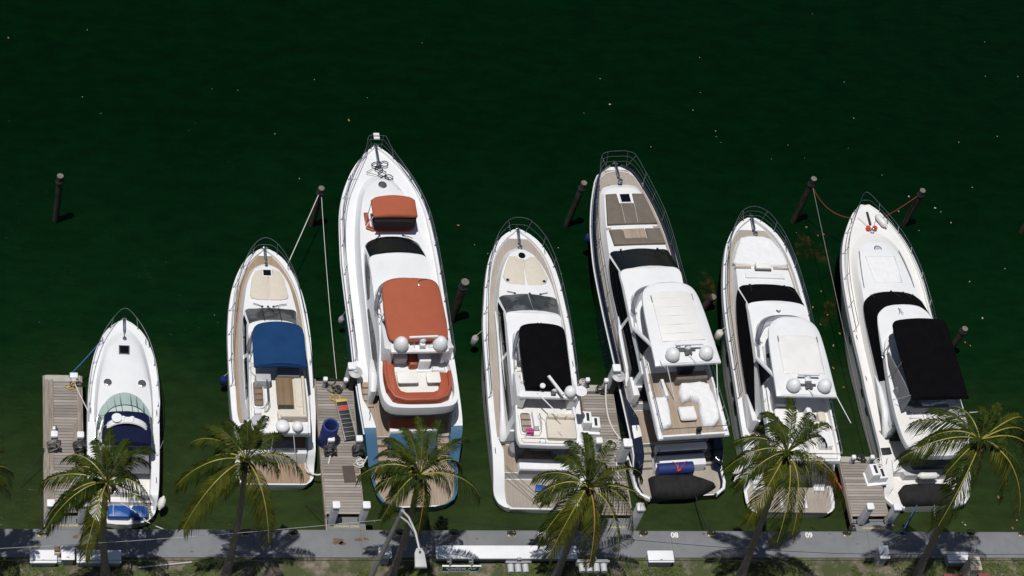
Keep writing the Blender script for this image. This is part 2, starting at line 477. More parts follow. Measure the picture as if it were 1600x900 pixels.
# ---------------------------------------------------------------- boat building
class Hull: pass
def make_hull(root, hw, zs, zd, cap, side, capm=None, deckm=None, stripe=None, rake=1.1, knuckle=None, ny=54):
    H = Hull()
    H.hw = pchip(hw); H.zs = pchip(zs); H.zd = lin(zd); H.cap = lin(cap)
    H.y0, H.y1 = hw[0][0], hw[-1][0]; H.kn = lin(knuckle) if knuckle else (lambda y: 0.0)
    capm = capm or M['white']; deckm = deckm or M['white']
    ys = set(H.y0 + (H.y1 - H.y0) * i / ny for i in range(ny + 1))
    for tb in (zs, zd, cap, hw):
        for a, _ in tb:
            if H.y0 <= a <= H.y1: ys.add(a)
    L = H.y1
    def sec(y):
        s = max(0, min(1, (y - .45 * L) / (.55 * L)))
        wd = H.hw(y); z = H.zs(y)
        zc = min(.1 + .75 * s ** 2.5, z - .28)
        hc = wd * (.94 - .5 * s ** 1.5)
        kz = -.45 + .6 * s ** 4
        d = rake * s ** 3
        kn = min(H.kn(y), wd * .4)
        xi = max(wd - kn - H.cap(y), wd * .3)
        zdk = min(H.zd(y), z - .006)
        hgt = z - zc
        return [(0, y - d, kz), (hc, y - .6 * d, zc), (hc + (wd - hc) * .30, y - .5 * d, zc + .22 * hgt),
                (hc + (wd - hc) * .38, y - .45 * d, zc + .30 * hgt),
                (hc + (wd - hc) * .8, y - .2 * d, zc + .66 * hgt), (wd, y - .06 * d, zc + .86 * hgt),
                (wd - kn, y, z), (xi, y, z), (max(xi - .025, 0), y, zdk), (0, y, zdk)]
    H.sec = sec
    rows = []
    for y in sorted(ys):
        r = sec(y)
        rows.append(r + [(-p[0], p[1], p[2]) for p in r[1:-1][::-1]])
    n = len(rows[0])
    mb = MB()
    cf = capm if callable(capm) else (lambda y: capm)
    mm = [M['antifoul'], side, stripe or side, side, side, side, None, None, deckm]
    cm = mm + mm[::-1]
    for j in range(n):
        if cm[j] is not None:
            mb.m(cm[j]); mb.grid([[r[j], r[(j + 1) % n]] for r in rows])
        else:
            for a, b in zip(rows, rows[1:]):
                mb.m(cf((a[6][1] + b[6][1]) / 2)); mb.grid([[r[j], r[(j + 1) % n]] for r in (a, b)])
    mb.m(side)
    mb.add(rows[0], [list(range(n))]); mb.add(rows[-1], [list(range(n))])
    H.obj = mb.build('hull', None, root, sharp=42)
    return H
def rub_rail(root, H, mt, y0, r=.035, drop=.0):
    mb = MB().m(mt)
    for sg in (-1, 1):
        pts = []
        for i in range(46):
            y = y0 + (H.y1 - y0) * i / 45
            p = H.sec(y)[5]
            pts.append((sg * (p[0] + .012), p[1], p[2] - drop))
        mb.tube(pts, r, 6)
    mb.build('rub_rail', None, root)
def deck_sheet(root, H, y0, y1, mt, name='deck', lift=.008, gap=.02, ny=40):
    rows = []
    for i in range(ny + 1):
        y = y0 + (y1 - y0) * i / ny
        p = H.sec(y)
        x = max(p[8][0] - gap, .02); z = p[8][2] + lift
        rows.append([(x * u / 4, y, z) for u in range(-4, 5)])
    mb = MB().m(mt); mb.grid(rows)
    return mb.build(name, None, root)
def bow_rail(root, H, pts, mt=None, mids=(.5,), r=.016, aft=None):
    """pulpit and side rails: half path (x, y, z) from the bow centre aft, mirrored, with stanchions down to the toe rail"""
    mt = mt or M['darksteel']
    right = [Vector(p) for p in pts]
    sm = []
    for i in range(len(right) - 1):
        p0 = right[i - 1] if i else Vector((-right[1].x, right[1].y, right[1].z)); p1 = right[i]; p2 = right[i + 1]
        p3 = right[i + 2] if i + 2 < len(right) else p2 * 2 - p1
        for k in range(5):
            t = k / 5
            sm.append(.5 * ((2 * p1) + (p2 - p0) * t + (2 * p0 - 5 * p1 + 4 * p2 - p3) * t * t + (3 * p1 - p0 - 3 * p2 + p3) * t ** 3))
    sm.append(right[-1])
    def base(p):
        y = min(p.y - .12, H.y1 - .12) if p.y > H.y1 - 1.5 else p.y - .05
        q = H.sec(y)
        return Vector((min(max(q[6][0] - .05, .05), abs(p.x) + .15 if p.y > H.y1 else 9), y, q[6][2]))
    full = [Vector((-p.x, p.y, p.z)) for p in sm[::-1]] + sm[1:]
    mb = MB().m(mt).tube(full, r, 6)
    for f in mids:
        lo = []
        for p in sm:
            b = base(p); lo.append(b.lerp(p, f))
        mb.tube([Vector((-p.x, p.y, p.z)) for p in lo[::-1]] + lo[1:], r * .7, 6)
    o = mb.build('bow_rail', None, root)
    sp = []
    for p in right:
        for sg in ((1, -1) if p.x > .08 else (1,)):
            b = base(p)
            if p.x <= .08: continue
            MB().m(mt).tube([(sg * b.x, b.y, b.z), (sg * p.x, p.y, p.z)], r * .85, 6).lathe([(.04, 0), (.03, .03), (0, .03)], (sg * b.x, b.y, b.z), 8).build('stanchion', None, o)
    return o
def dome(root, x, y, z, r, h=None, name='satellite_dome', mt=None):
    h = h or r * 1.5
    pr = [(r * .55, 0), (r * .6, .06), (r * .93, .10), (r, .18)]
    for i in range(1, 10):
        a = math.pi / 2 * i / 9
        pr.append((r * math.cos(a), .18 + (h - .18) * math.sin(a)))
    pr[-1] = (0, h)
    return MB().m(mt or M['white']).lathe(pr, (x, y, z), 22).build(name, None, root)
def radar_bar(root, x, y, z, length, ang, name='radar_scanner'):
    mb = MB().m(M['white']).lathe([(.13, 0), (.15, .12), (.12, .2), (.05, .26), (.05, .3), (0, .3)], (x, y, z), 14)
    o = mb.build(name, None, root)
    MB().m(M['white']).box((x, y, z + .34), (length, .10, .10), ang, .04).build('scanner_bar', None, o)
    return o
def hatch(root, x, y, z, wd, ln, mt=None, round_=False, frame=None, name='deck_hatch'):
    frame = frame or M['white']
    if round_:
        o = MB().m(frame).lathe([(wd, 0), (wd, .03), (wd * .8, .04), (wd * .78, .025), (0, .025)], (x, y, z), 20).build(name, None, root)
        MB().m(mt or M['glass']).lathe([(wd * .76, .026), (wd * .76, .034), (0, .038)], (x, y, z), 20).build('pane', None, o)
    else:
        o = MB().m(frame).box((x, y, z + .012), (wd, ln, .05), 0, .015).build(name, None, root)
        MB().m(mt or M['glass']).box((x, y, z + .034), (wd - .09, ln - .09, .03), 0, .012).build('pane', None, o)
    return o
def cleat(root, x, y, z, rz=0.0, name='cleat'):
    c, s = math.cos(rz), math.sin(rz)
    mb = MB().m(M['steel'])
    mb.tube([(x - .14 * c, y - .14 * s, z + .075), (x - .07 * c, y - .07 * s, z + .06), (x + .07 * c, y + .07 * s, z + .06), (x + .14 * c, y + .14 * s, z + .075)], [.014, .02, .02, .014], 6)
    for k in (-.05, .05): mb.tube([(x + k * c, y + k * s, z), (x + k * c, y + k * s, z + .06)], .018, 6)
    return mb.build(name, None, root)
def cleats(root, H, ys, inn=.12):
    for y in ys:
        q = H.sec(y)
        for sg in (-1, 1): cleat(root, sg * max(.1, q[6][0] - inn), y, q[6][2] + .002, math.pi / 2)
def anchor(root, y, z, mt=None, ln=.8):
    """bow roller with the anchor stowed in it, chain and windlass behind"""
    mt = mt or M['steel']
    mb = MB().m(mt)
    mb.box((0, y - .25, z + .04), (.13, ln, .05), 0, .01)
    mb.tube([(0, y - .5, z + .10), (0, y + .15, z + .10), (0, y + .3, z - .02)], .028, 6)
    mb.add([(0, y + .42, z - .06), (.17, y + .12, z + .02), (0, y + .16, z + .12), (-.17, y + .12, z + .02), (0, y + .2, z - .1)],
           [[0, 1, 2], [0, 2, 3], [0, 4, 1], [0, 3, 4], [1, 4, 3, 2]])
    mb.build('anchor', None, root)
    w = MB().m(M['steel']).lathe([(.10, 0), (.12, .05), (.07, .09), (.06, .14), (.09, .17), (.07, .2), (0, .21)], (0, y - .95, z), 14)
    w.build('windlass', None, root)
    ch = MB().m(M['darksteel']).tube([(0, y - .85, z + .07), (0, y - .6, z + .07)], .022, 6)
    ch.build('chain', None, root)
def wipers(root, lst):
    for (x0, y0, z0), (x1, y1, z1) in lst:
        MB().m(M['black']).tube([(x0, y0, z0), ((x0 + x1) / 2, (y0 + y1) / 2, (z0 + z1) / 2 + .03), (x1, y1, z1)], .016, 5).box((x0, y0, z0), (.09, .07, .05)).build('wiper', None, root)
def rect(x0, x1, y0, y1, r=.06):
    o = []
    for cx, cy, a0 in ((x1 - r, y0 + r, -90), (x1 - r, y1 - r, 0), (x0 + r, y1 - r, 90), (x0 + r, y0 + r, 180)):
        for k in range(4):
            a = R_(a0 + 30 * k); o.append((cx + r * math.cos(a), cy + r * math.sin(a)))
    return o
def cushion(root, x0, x1, y0, y1, z0, h, mt, name='cushion', bev=.05, r=.08, label=None):
    o = MB().m(mt).slab(rect(x0, x1, y0, y1, min(r, (x1 - x0) * .4, (y1 - y0) * .4)), z0, z0 + h, min(bev, h * .6)).build(name, None, root)
    if label: o['label'] = label
    return o
def strip(path, wd):
    """plan outline of a band of width wd along a path, on its left side"""
    P = [Vector(p) for p in path]; out = []
    for i, p in enumerate(P):
        a = P[max(i - 1, 0)]; b = P[min(i + 1, len(P) - 1)]
        e1 = (p - a).normalized() if (p - a).length > 1e-6 else (b - p).normalized()
        e2 = (b - p).normalized() if (b - p).length > 1e-6 else e1
        n = Vector((-e1.y - e2.y, e1.x + e2.x)).normalized()
        k = max(.4, n.dot(Vector((-e1.y, e1.x))))
        out.append(p + n * wd / k)
    return [tuple(p) for p in P] + [tuple(p) for p in out[::-1]]
def sofa(root, path, depth, z0, hs, hb, mt, tb=.16, name='sofa'):
    o = MB().m(mt).slab(strip(path, depth), z0, z0 + hs, .05).build(name, None, root)
    MB().m(mt).slab(strip(path, tb), z0 + hs - .05, z0 + hb, .06).build('backrest', None, o)
    return o
def canopy(root, keys, mt, name='bimini', crown=.14, edge=.10, wr=.02, sag=.012, frame=None, feet_z=None, feet=None, seed=1):
    lo = [(k[0], k[1], k[2] - edge) + tuple(k[3:]) for k in keys]
    up = inset_keys(keys, .05, .035)
    mb = body(MB(), [lo, keys, up], [mt, mt], 5, crown, True, 8, wr, mt, seed, sag)
    o = mb.build(name, None, root, sharp=60)
    if feet:
        for (xt, yt, zt, xb, yb, zb) in feet:
            for sg in (-1, 1):
                MB().m(M['steel']).tube([(sg * xt, yt, zt), (sg * xb, yb, zb)], .018, 6).build('frame_tube', None, o)
    return o
def flybridge(root, keys, zb, zt, zf, wall=.1, floor=None, shell=None, name='flybridge'):
    shell = shell or M['white']
    zt = zt if isinstance(zt, (list, tuple)) else [zt] * len(keys)
    k = [(a[0], a[1], zt[i]) + tuple(a[2:]) for i, a in enumerate(keys)]
    lo = [(a[0] * .965, a[1] * .995 + .02, zb) + tuple(a[2:]) for a in keys]
    mid = [(a[0] * 1.0, a[1], zb + (zt[i] - zb) * .45) + tuple(a[2:]) for i, a in enumerate(keys)]
    k = inset_keys(k, .03, 0)
    i1 = inset_keys(k, wall, 0)
    i2 = [(p[0], p[1], zf) + tuple(p[3:]) for p in inset_keys(k, wall + .03, 0)]
    mb = body(MB(), [lo, mid, k, i1, i2], [shell] * 4, 6, 0.0, True, 6, 0, floor or M['nonskid'])
    return mb.build(name, None, root, sharp=40)
def poles(root, lst, name='ensign_pole', mt=None, r=.022):
    for a, b in lst: MB().m(mt or M['white']).tube([a, b], r, 6).build(name, None, root)
def antenna(root, a, b, r=.014):
    MB().m(M['white']).tube([a, b], [r * 1.5, r], 6).lathe([(.05, 0), (.04, .05), (0, .05)], a, 8).build('antenna', None, root)
def portlights(root, H, ys, mt=None, dz=.62, ln=.5, name='hull_window', h=.1):
    for y in ys:
        for sg in (-1, 1):
            rows = []
            for i in range(9):
                yy = y - ln / 2 + ln * i / 8; q = H.sec(yy)
                a, b = Vector(q[3]), Vector(q[5])
                hh = h * math.sqrt(max(0.02, 1 - (2 * i / 8 - 1) ** 4))
                row = []
                for k in range(4):
                    t = dz - hh + 2 * hh * k / 3
                    p = a.lerp(b, t)
                    row.append((sg * (p.x + .012), p.y, p.z))
                rows.append([(row[0][0] - sg * .03, row[0][1], row[0][2])] + row + [(row[-1][0] - sg * .03, row[-1][1], row[-1][2])])
            mb = MB().m(mt or M['glass']); mb.grid(rows); mb.build(name, None, root)
def boat(label, x, y, deg, cat='motor yacht', name='motor_yacht'):
    r = thing(name, label, cat, (x, y, 0), R_(deg), 'yachts moored stern-to along the quay')
    return r
def bw(root, p):
    a = root.rotation_euler.z; c, s = math.cos(a), math.sin(a)
    return Vector((root.location.x + p[0] * c - p[1] * s, root.location.y + p[0] * s + p[1] * c, p[2]))

# ================================================================ boat with navy bimini, smallest, far left
b1 = boat('smallest boat, white cruiser with a rounded foredeck and small navy blue bimini', 5.09, 1.01, -1.24, 'motor boat', 'motor_cruiser')
H = make_hull(b1, [(-.31, .35), (-.27, .7), (-.12, 1.1), (.38, 1.42), (1.3, 1.5), (3.4, 1.53), (5, 1.52), (6.1, 1.47), (7.1, 1.33), (8.1, 1.01), (8.6, .70), (8.95, .3), (9.07, .08)],
              [(-.31, .48), (.3, .5), (.75, 1.15), (1.3, 1.25), (3.4, 1.4), (5, 1.55), (6.1, 1.65), (7.1, 1.8), (8.1, 1.9), (9.07, 2.0)],
              [(-.31, .46), (.6, .46), (.62, .72), (4.25, .72), (4.3, 1.46), (5, 1.52), (6.1, 1.62), (7.1, 1.77), (9.07, 1.97)],
              [(-.31, .05), (.6, .12), (.8, .34), (4.2, .34), (4.5, .06), (9.07, .06)], M['white'], stripe=M['white'])
rub_rail(b1, H, M['steel'], .5, .026)
tk_b = [(0, 8.72, 1.93), (.36, 8.48, 1.9), (.84, 7.78, 1.83), (1.17, 6.3, 1.64), (1.26, 5, 1.5), (1.27, 4.1, 1.42, 1), (0, 4.1, 1.42)]
tk_t = [(0, 8.3, 2.0), (.28, 8.1, 2.03), (.66, 7.5, 2.05), (.98, 6.2, 2.07), (1.13, 5, 2.04), (1.16, 4.12, 1.96, 1), (0, 4.12, 1.96)]
body(MB(), [tk_b, [((a[0] * .3 + b[0] * .7), a[1] * .3 + b[1] * .7, a[2] * .25 + b[2] * .75) + tuple(a[3:]) for a, b in zip(tk_b, tk_t)], tk_t], [M['white']] * 2, 6, .13, cols=10).build('coachroof', None, b1, sharp=50)
hatch(b1, -.02, 7.38, 2.16, .46, .46, frame=M['greydk'])
for x in (-.73, .73): hatch(b1, x, 5.68, 2.17, .17, .17, M['greydk'], True, M['steel'])
# wraparound windscreen
wb = [(0, 5.28, 2.12), (.48, 5.12, 2.1), (.8, 4.84, 2.02), (1.1, 4.25, 1.94), (1.22, 3.3, 1.5), (1.24, 2.9, 1.45)]
wt = [(0, 4.22, 2.72), (.46, 4.12, 2.72), (.74, 3.9, 2.70), (.96, 3.52, 2.64), (1.08, 3.0, 2.45), (1.1, 2.8, 2.4)]
mb = MB(); panel(mb, wb, wt, -4.2, 4.2, 0.02, .98, M['greenglass'], .01, 30, 3)
ws = mb.build('windscreen', None, b1)
mb = MB().m(M['steel'])
for kk in (wb, wt):
    h = half(kk, 5); h = h[:22]
    mb.tube([(-p.x, p.y, p.z) for p in h[::-1]] + [tuple(p) for p in h[1:]], .022, 6)
for s in (-1.0, -.45, .45, 1.0, 2, -2, 3, -3):
    a = cr(wb, abs(s)); b = cr(wt, abs(s)); g = 1 if s > 0 else -1
    mb.tube([(g * a.x, a.y, a.z), (g * b.x, b.y, b.z)], .016, 5)
mb.build('windscreen_frame', None, ws)
MB().m(M['white']).slab([(-1.0, 3.7), (1.0, 3.7), (1.0, 4.2), (.5, 4.75), (-.5, 4.75), (-1.0, 4.2)], .7, 1.95, .04).build('dashboard', None, b1)
MB().m(M['greydk']).tube([(.35 + .19 * math.cos(a * .524), 3.62 - .07 * math.sin(a * .524), 1.75 + .17 * math.sin(a * .524)) for a in range(12)], .016, 5, True).build('steering_wheel', None, b1)
canopy(b1, [(0, 3.66, 3.12), (.7, 3.62, 3.1), (.93, 3.5, 3.05, 1), (.97, 3.0, 3.05, 1), (0, 3.0, 3.12)], M['navycanvas'], crown=.06, seed=3)
canopy(b1, [(0, 3.0, 3.12), (.8, 2.98, 3.06), (1.0, 2.85, 3.02), (1.02, 2.25, 2.95), (.95, 2.15, 2.93, 1), (0, 2.15, 2.98)], M['navycanvas'], crown=.08, seed=4)
ar = MB().m(M['white'])
rows = []
for i in range(25):
    a = math.pi * i / 24
    x = 1.12 * math.cos(a); z = 1.35 + 2.0 * min(1, math.sin(a) ** .45 if math.sin(a) > 0 else 0); y = 2.45 + .62 * min(1, math.sin(a) ** .6 if math.sin(a) > 0 else 0)
    rows.append([(x, y - .16, z), (x, y - .13, z + .06), (x, y + .13, z + .06), (x, y + .16, z), (x, y + .1, z - .07), (x, y - .1, z - .07)])
ar.grid(rows, True); ar.build('radar_arch', None, b1, sharp=50)
dome(b1, -.44, 3.12, 3.28, .22, .2, 'radar_dome'); MB().m(M['white']).tube([(-.17, 2.98, 3.34), (-.17, 3.22, 3.34)], [.09, .11], 12).build('horn_speaker', None, b1)
MB().m(M['white']).tube([(.2, 2.98, 3.34), (.2, 3.22, 3.34)], [.09, .11], 12).build('horn_speaker', None, b1)
MB().m(M['white']).box((0, 3.08, 3.36), (.14, .14, .1)).build('floodlight', None, b1)
antenna(b1, (1.42, 2.6, 1.4), (1.62, 2.85, 2.15), .006)
body(MB(), [[(0, 2.2, 1.3), (1.05, 2.2, 1.3, 1), (1.1, 1.7, 1.3, 1), (0, 1.7, 1.3)], [(0, 2.5, 2.1), (.98, 2.5, 2.05, 1), (1.02, 2.0, 1.9, 1), (0, 2.0, 1.9)]], [M['greycanvas']], 3, .05, cols=6, wr=.05).build('cockpit_cover', None, b1)
deck_sheet(b1, H, .64, 4.2, M['nonskid'], 'cockpit_floor')
cushion(b1, -1.0, .4, .85, 1.6, .72, .42, M['whitevinyl'], 'sunpad')
cushion(b1, -1.05, -.1, 2.4, 3.0, .72, .5, M['whitevinyl'], 'seat'); cushion(b1, .15, 1.0, 2.4, 3.0, .72, .5, M['whitevinyl'], 'seat')
cushion(b1, .5, 1.05, .7, .82, .72, .5, M['white'], 'transom_gate', .02)
MB().m(M['greylt']).box((.86, 1.0, .78), (.34, .22, .1)).build('transom_step', None, b1)
deck_sheet(b1, H, -.22, .55, M['nonskid'], 'swim_platform')
bow_rail(b1, H, [(0.0, 9.28, 2.6), (.5, 8.78, 2.6), (.98, 7.9, 2.5), (1.27, 6.95, 2.35), (1.44, 6.0, 2.15), (1.5, 5.0, 1.95), (1.5, 4.2, 1.6)], mids=())
anchor(b1, 8.95, 2.0, ln=.7)
cleats(b1, H, (8.0, 4.6, 1.4))

# ================================================================ boat with royal blue bimini
b2 = boat('white flybridge yacht with a royal blue bimini and brown teak side decks', 11.70, 2.77, 0.12)
H = H2 = make_hull(b2, [(-.08, 1.35), (.05, 1.55), (.3, 1.7), (.9, 1.73), (1.5, 1.74), (3.2, 1.85), (4.9, 1.87), (6.5, 1.86), (7.8, 1.78), (8.8, 1.64), (9.6, 1.42), (10.4, 1.07), (10.85, .75), (11.1, .48), (11.26, .2)],
              [(-.08, .48), (.25, .5), (.7, .72), (1.15, 1.28), (1.5, 1.4), (3.2, 1.5), (4.9, 1.55), (6.5, 1.66), (8.8, 1.88), (10.4, 2.05), (11.26, 2.12)],
              [(-.08, .46), (1.0, .46), (1.02, .92), (2.4, .92), (2.45, 1.3), (3.2, 1.36), (4.9, 1.42), (6.5, 1.53), (8.8, 1.77), (11.26, 2.0)],
              [(-.08, .06), (.35, .1), (.75, .32), (2.3, .32), (2.8, .22), (9.5, .22), (11.26, .3)], M['white'], rake=1.0)
rub_rail(b2, H, M['steel'], .8, .028)
deck_sheet(b2, H, 2.5, 10.98, M['teakbrown']); deck_sheet(b2, H, -.02, .98, M['teakbrown'], 'swim_platform'); deck_sheet(b2, H, 1.04, 2.38, M['teakbrown'], 'cockpit_floor')
tkb = [(0, 10.56, 1.95), (.45, 10.38, 1.93), (.72, 10.1, 1.9), (1.04, 9.3, 1.8), (1.22, 8.35, 1.7), (1.36, 7.2, 1.57), (1.43, 5.5, 1.42), (1.43, 3.5, 1.35), (1.36, 2.1, 1.25, 1), (0, 2.1, 1.25)]
tkt = [(0, 10.3, 2.28), (.38, 10.15, 2.3), (.6, 9.92, 2.32), (.92, 9.2, 2.36), (1.1, 8.3, 2.38), (1.24, 7.2, 2.36), (1.32, 5.5, 2.3), (1.33, 3.5, 2.2), (1.28, 2.12, 2.1, 1), (0, 2.12, 2.1)]
body(MB(), [tkb, tkt], [M['white']], 5, .07, cols=10).build('coachroof', None, b2, sharp=45)
for sg in (-1, 1):
    MB().m(M['beige']).slab([(sg * p[0], p[1]) for p in [(.012, 9.5), (.23, 9.52), (.23, 9.9), (.55, 9.78), (.72, 9.4), (.86, 8.5), (.82, 8.33), (.55, 8.24), (.012, 8.22)]], 2.36, 2.50, .05).build('sunpad', None, b2)
hatch(b2, -.02, 9.72, 2.42, .44, .40)
hb = [(0, 7.84, 2.45), (.62, 7.8, 2.45), (1.16, 7.66, 2.42), (1.3, 6.6, 2.2), (1.36, 4.6, 2.0), (1.34, 2.2, 1.9, 1), (0, 2.2, 1.9)]
ht = [(0, 6.72, 3.05), (.6, 6.68, 3.03), (1.06, 6.5, 2.98), (1.12, 6.1, 2.95), (1.16, 4.4, 2.85), (1.18, 2.2, 2.75, 1), (0, 2.2, 2.75)]
body(MB(), [hb, ht], [M['white']], 5, .03).build('deckhouse', None, b2)
mb = MB(); panel(mb, hb, ht, -1.93, 1.93, .06, .93, M['greyglass'], .012, 20); w_ = mb.build('windscreen', None, b2)
for s in (-.6, .6):
    a = cr(hb, abs(s)); b = cr(ht, abs(s)); g = 1 if s > 0 else -1
    MB().m(M['black']).tube([(g * a.x, a.y, a.z + .03), (g * b.x, b.y, b.z + .03)], .02, 5).build('mullion', None, w_)
for s0, s1 in ((2.15, 3.6), (-3.6, -2.15), (3.7, 4.6), (-4.6, -3.7)):
    mb = MB(); panel(mb, hb, ht, s0, s1, .15, .72, M['glass'], .012, 10); mb.build('side_window', None, b2)
wipers(b2, [((-.35, 7.86, 2.5), (-.75, 8.0, 2.52)), ((-.1, 7.86, 2.5), (.1, 7.35, 2.82)), ((.15, 7.86, 2.5), (.75, 8.0, 2.52))])
fk = [(0, 6.45), (.7, 6.38), (1.1, 6.1), (1.22, 4.6), (1.32, 2.2), (1.31, 1.04, 1), (0, 1.04)]
flybridge(b2, fk, 2.6, [3.2, 3.18, 3.12, 3.1, 3.05, 2.9, 2.9], 2.86, .07)
fsh = [(0, 6.35, 3.15), (.65, 6.28, 3.13), (1.02, 6.02, 3.08), (1.13, 5.0, 3.05)]; fst = [(0, 5.85, 3.55), (.6, 5.8, 3.53), (.95, 5.6, 3.48), (1.08, 4.8, 3.3)]
mb = MB(); panel(mb, fsh, fst, -2.9, 2.9, 0, 1, M['smoke'], .01, 20); mb.build('fly_windscreen', None, b2)
canopy(b2, [(0, 5.92, 4.2), (.8, 5.82, 4.16), (1.1, 5.5, 4.1), (1.14, 4.6, 4.1), (1.15, 3.62, 4.12, 1), (0, 3.62, 4.22)], M['bluecanvas'], crown=.12, sag=.03, feet=[(1.1, 5.4, 4.1, 1.18, 4.9, 3.1), (1.12, 4.5, 4.1, 1.2, 4.5, 3.1), (1.12, 3.7, 4.1, 1.2, 4.2, 3.1)])
MB().m(M['tablewood']).box((.215, 2.9, 3.3), (.70, 1.38, .06), 0, .015).build('table_top', None, b2)
MB().m(M['greydk']).box((.22, 2.9, 3.06), (.12, .5, .42)).build('table_leg', None, b2)
sofa(b2, [(.0, 1.62), (1.12, 1.62), (1.12, 3.75)], .50, 2.86, .28, .46, M['beige'], .13)
cushion(b2, -.1, .62, 1.62, 2.1, 2.86, .27, M['beige'], 'seat_cushion'); cushion(b2, .7, 1.0, 2.2, 3.7, 3.12, .06, M['beige'], 'seat_cushion', .03)
cushion(b2, -.05, .95, 3.65, 4.1, 2.86, .5, M['greycanvas'], 'helm_seat'); cushion(b2, -1.0, -.35, 3.3, 3.75, 2.86, .6, M['greylt'], 'wet_bar', .03)
MB().m(M['white']).slab(rect(-1.13, -.62, 2.25, 3.62, .12), 2.86, 3.0, .03).build('companionway_coaming', None, b2)
MB().m(M['greydk']).slab(rect(-1.08, -.67, 2.31, 3.56, .1), 2.9, 3.004, .005).build('companionway_shade_slab', None, b2)  # flat dark slab, the open stairwell's shade put into its colour
for k in range(4): MB().m(M['tablewood']).box((-.88, 2.48 + k * .3, 3.01), (.36, .22, .02), 0, .005).build('companionway_step', None, b2)
mb = MB().m(M['steel'])
for x in (-.55, -.5): mb.tube([(x, 3.4, 2.9), (x, 3.4, 3.45), (x, 2.3, 3.45), (x - .1, 2.1, 3.4), (x - .1, 2.1, 2.9)], .018, 6)
mb.build('handrail', None, b2)
MB().m(M['white']).box((-.98, 1.95, 3.05), (.26, .26, .36)).build('life_raft_box', None, b2)
MB().m(M['white']).slab(rect(-1.2, 1.2, 1.0, 1.45), 2.85, 3.0, .04).build('mast_shelf', None, b2)
dome(b2, .05, 1.22, 3.0, .30, .40); dome(b2, .69, 1.2, 3.0, .24, .42); 
MB().m(M['greylt']).lathe([(.14, 0), (.28, .25), (.32, .32), (.3, .36), (0, .37)], (-.98, 1.42, 2.95), 20).build('radar_dome', None, b2)
poles(b2, [((-.3, 1.02, 2.85), (-.3, .55, .52)), ((.55, 1.02, 2.85), (.98, .35, .52))])
MB().m(M['white']).slab(rect(-1.35, 1.36, .98, 1.28, .05), .47, 1.32, .05).build('transom', None, b2)
cushion(b2, -1.2, .9, 1.3, 1.75, .93, .3, M['greycanvas'], 'cockpit_seat'); cushion(b2, -.3, .95, 1.02, 1.16, 1.3, .06, M['greydk'], 'seat_back', .02)
MB().m(M['glass']).box((0, 2.16, 1.75), (2.2, .05, 1.1)).build('aft_door', None, b2)
bow_rail(b2, H, [(0, 11.42, 2.78), (.5, 11.12, 2.76), (.94, 10.35, 2.7), (1.3, 9.3, 2.6), (1.5, 8.1, 2.45), (1.64, 6.9, 2.32), (1.73, 5.6, 2.2), (1.74, 4.3, 2.08)])
anchor(b2, 11.15, 2.14); cleats(b2, H, (10.3, 5.5, 1.35))

# ================================================================ large boat with orange canvas
b3 = boat('largest yacht, blue hull and white decks, with rust orange canopies and sofas', 17.94, 1.82, 2.44)
H = H3 = make_hull(b3, [(-.2, .9), (-.12, 1.25), (.1, 1.6), (.4, 1.78), (1.2, 1.93), (1.9, 2.04), (3.3, 2.22), (4.6, 2.27), (6.4, 2.29), (8, 2.27), (9.5, 2.28), (11.5, 2.27), (13, 2.19), (14.3, 2.07), (15.5, 1.79), (16.6, 1.31), (17.5, .65), (17.85, .3), (17.98, .12)],
              [(-.2, .5), (1.6, .54), (1.85, .7), (3.0, 1.6), (3.5, 1.74), (4.6, 1.78), (6.4, 1.85), (8, 1.95), (9.5, 2.0), (11.5, 2.1), (13, 2.25), (14.3, 2.35), (15.5, 2.42), (16.6, 2.5), (17.98, 2.6)],
              [(-.2, .46), (1.95, .46), (3.0, .46), (3.02, 1.1), (5.5, 1.1), (5.55, 1.62), (8, 1.72), (11.5, 1.9), (14.3, 2.2), (16.6, 2.38), (17.98, 2.5)],
              [(-.2, .12), (1.6, .14), (2.0, .48), (3.2, .52), (3.8, .42), (4.6, .14), (17.98, .14)], M['bluehull'], capm=lambda y: M['bluehull'] if y < 3.1 else M['white'], rake=1.6)
rub_rail(b3, H, M['white'], 3.0, .03); portlights(b3, H, (7.0, 8.0, 12.5, 13.6), h=.14)
deck_sheet(b3, H, -.14, 2.98, M['teaktan'], 'swim_platform', gap=.0); deck_sheet(b3, H, 3.04, 5.5, M['teaktan'], 'cockpit_floor')
for sg in (-1, 1):
    for k in range(3): MB().m(M['teaktan']).box((sg * 1.38, 2.2 + .27 * k, .47 + .11 * (k + 1)), (.52, .27, .22 * (k + 1)), 0, .01).build('transom_step', None, b3)
    for k in range(4): MB().m(M['teaktan']).box((sg * 1.78, 4.65 + .26 * k, 1.1 + .065 * (k + 1)), (.48, .26, .13 * (k + 1)), 0, .01).build('side_deck_step', None, b3)
    cleat(b3, sg * 1.93, 3.6, 1.755, 1.3); cleat(b3, sg * 1.9, 3.9, 1.765, 1.3)
MB().m(M['bluehull']).slab([(-1.08, 2.3), (1.08, 2.3), (1.02, 3.05), (-1.02, 3.05)], .46, lambda x, y: .62 + min(1, (y - 2.3) / .75) * 1.0, .03).build('transom', None, b3)
MB().m(M['white']).slab(rect(-1.08, 1.08, 2.95, 3.12, .03), 1.1, 1.66, .03).build('transom_rail', None, b3)
cushion(b3, -1.05, 1.05, 3.06, 3.6, 1.1, .55, M['orangevinyl'], 'cockpit_sofa')
cushion(b3, -.75, .8, 3.75, 4.3, 1.62, .06, M['greylt'], 'cockpit_table', .02)
MB().m(M['glass']).box((0, 5.05, 2.1), (2.6, .06, 1.9)).build('aft_door', None, b3)
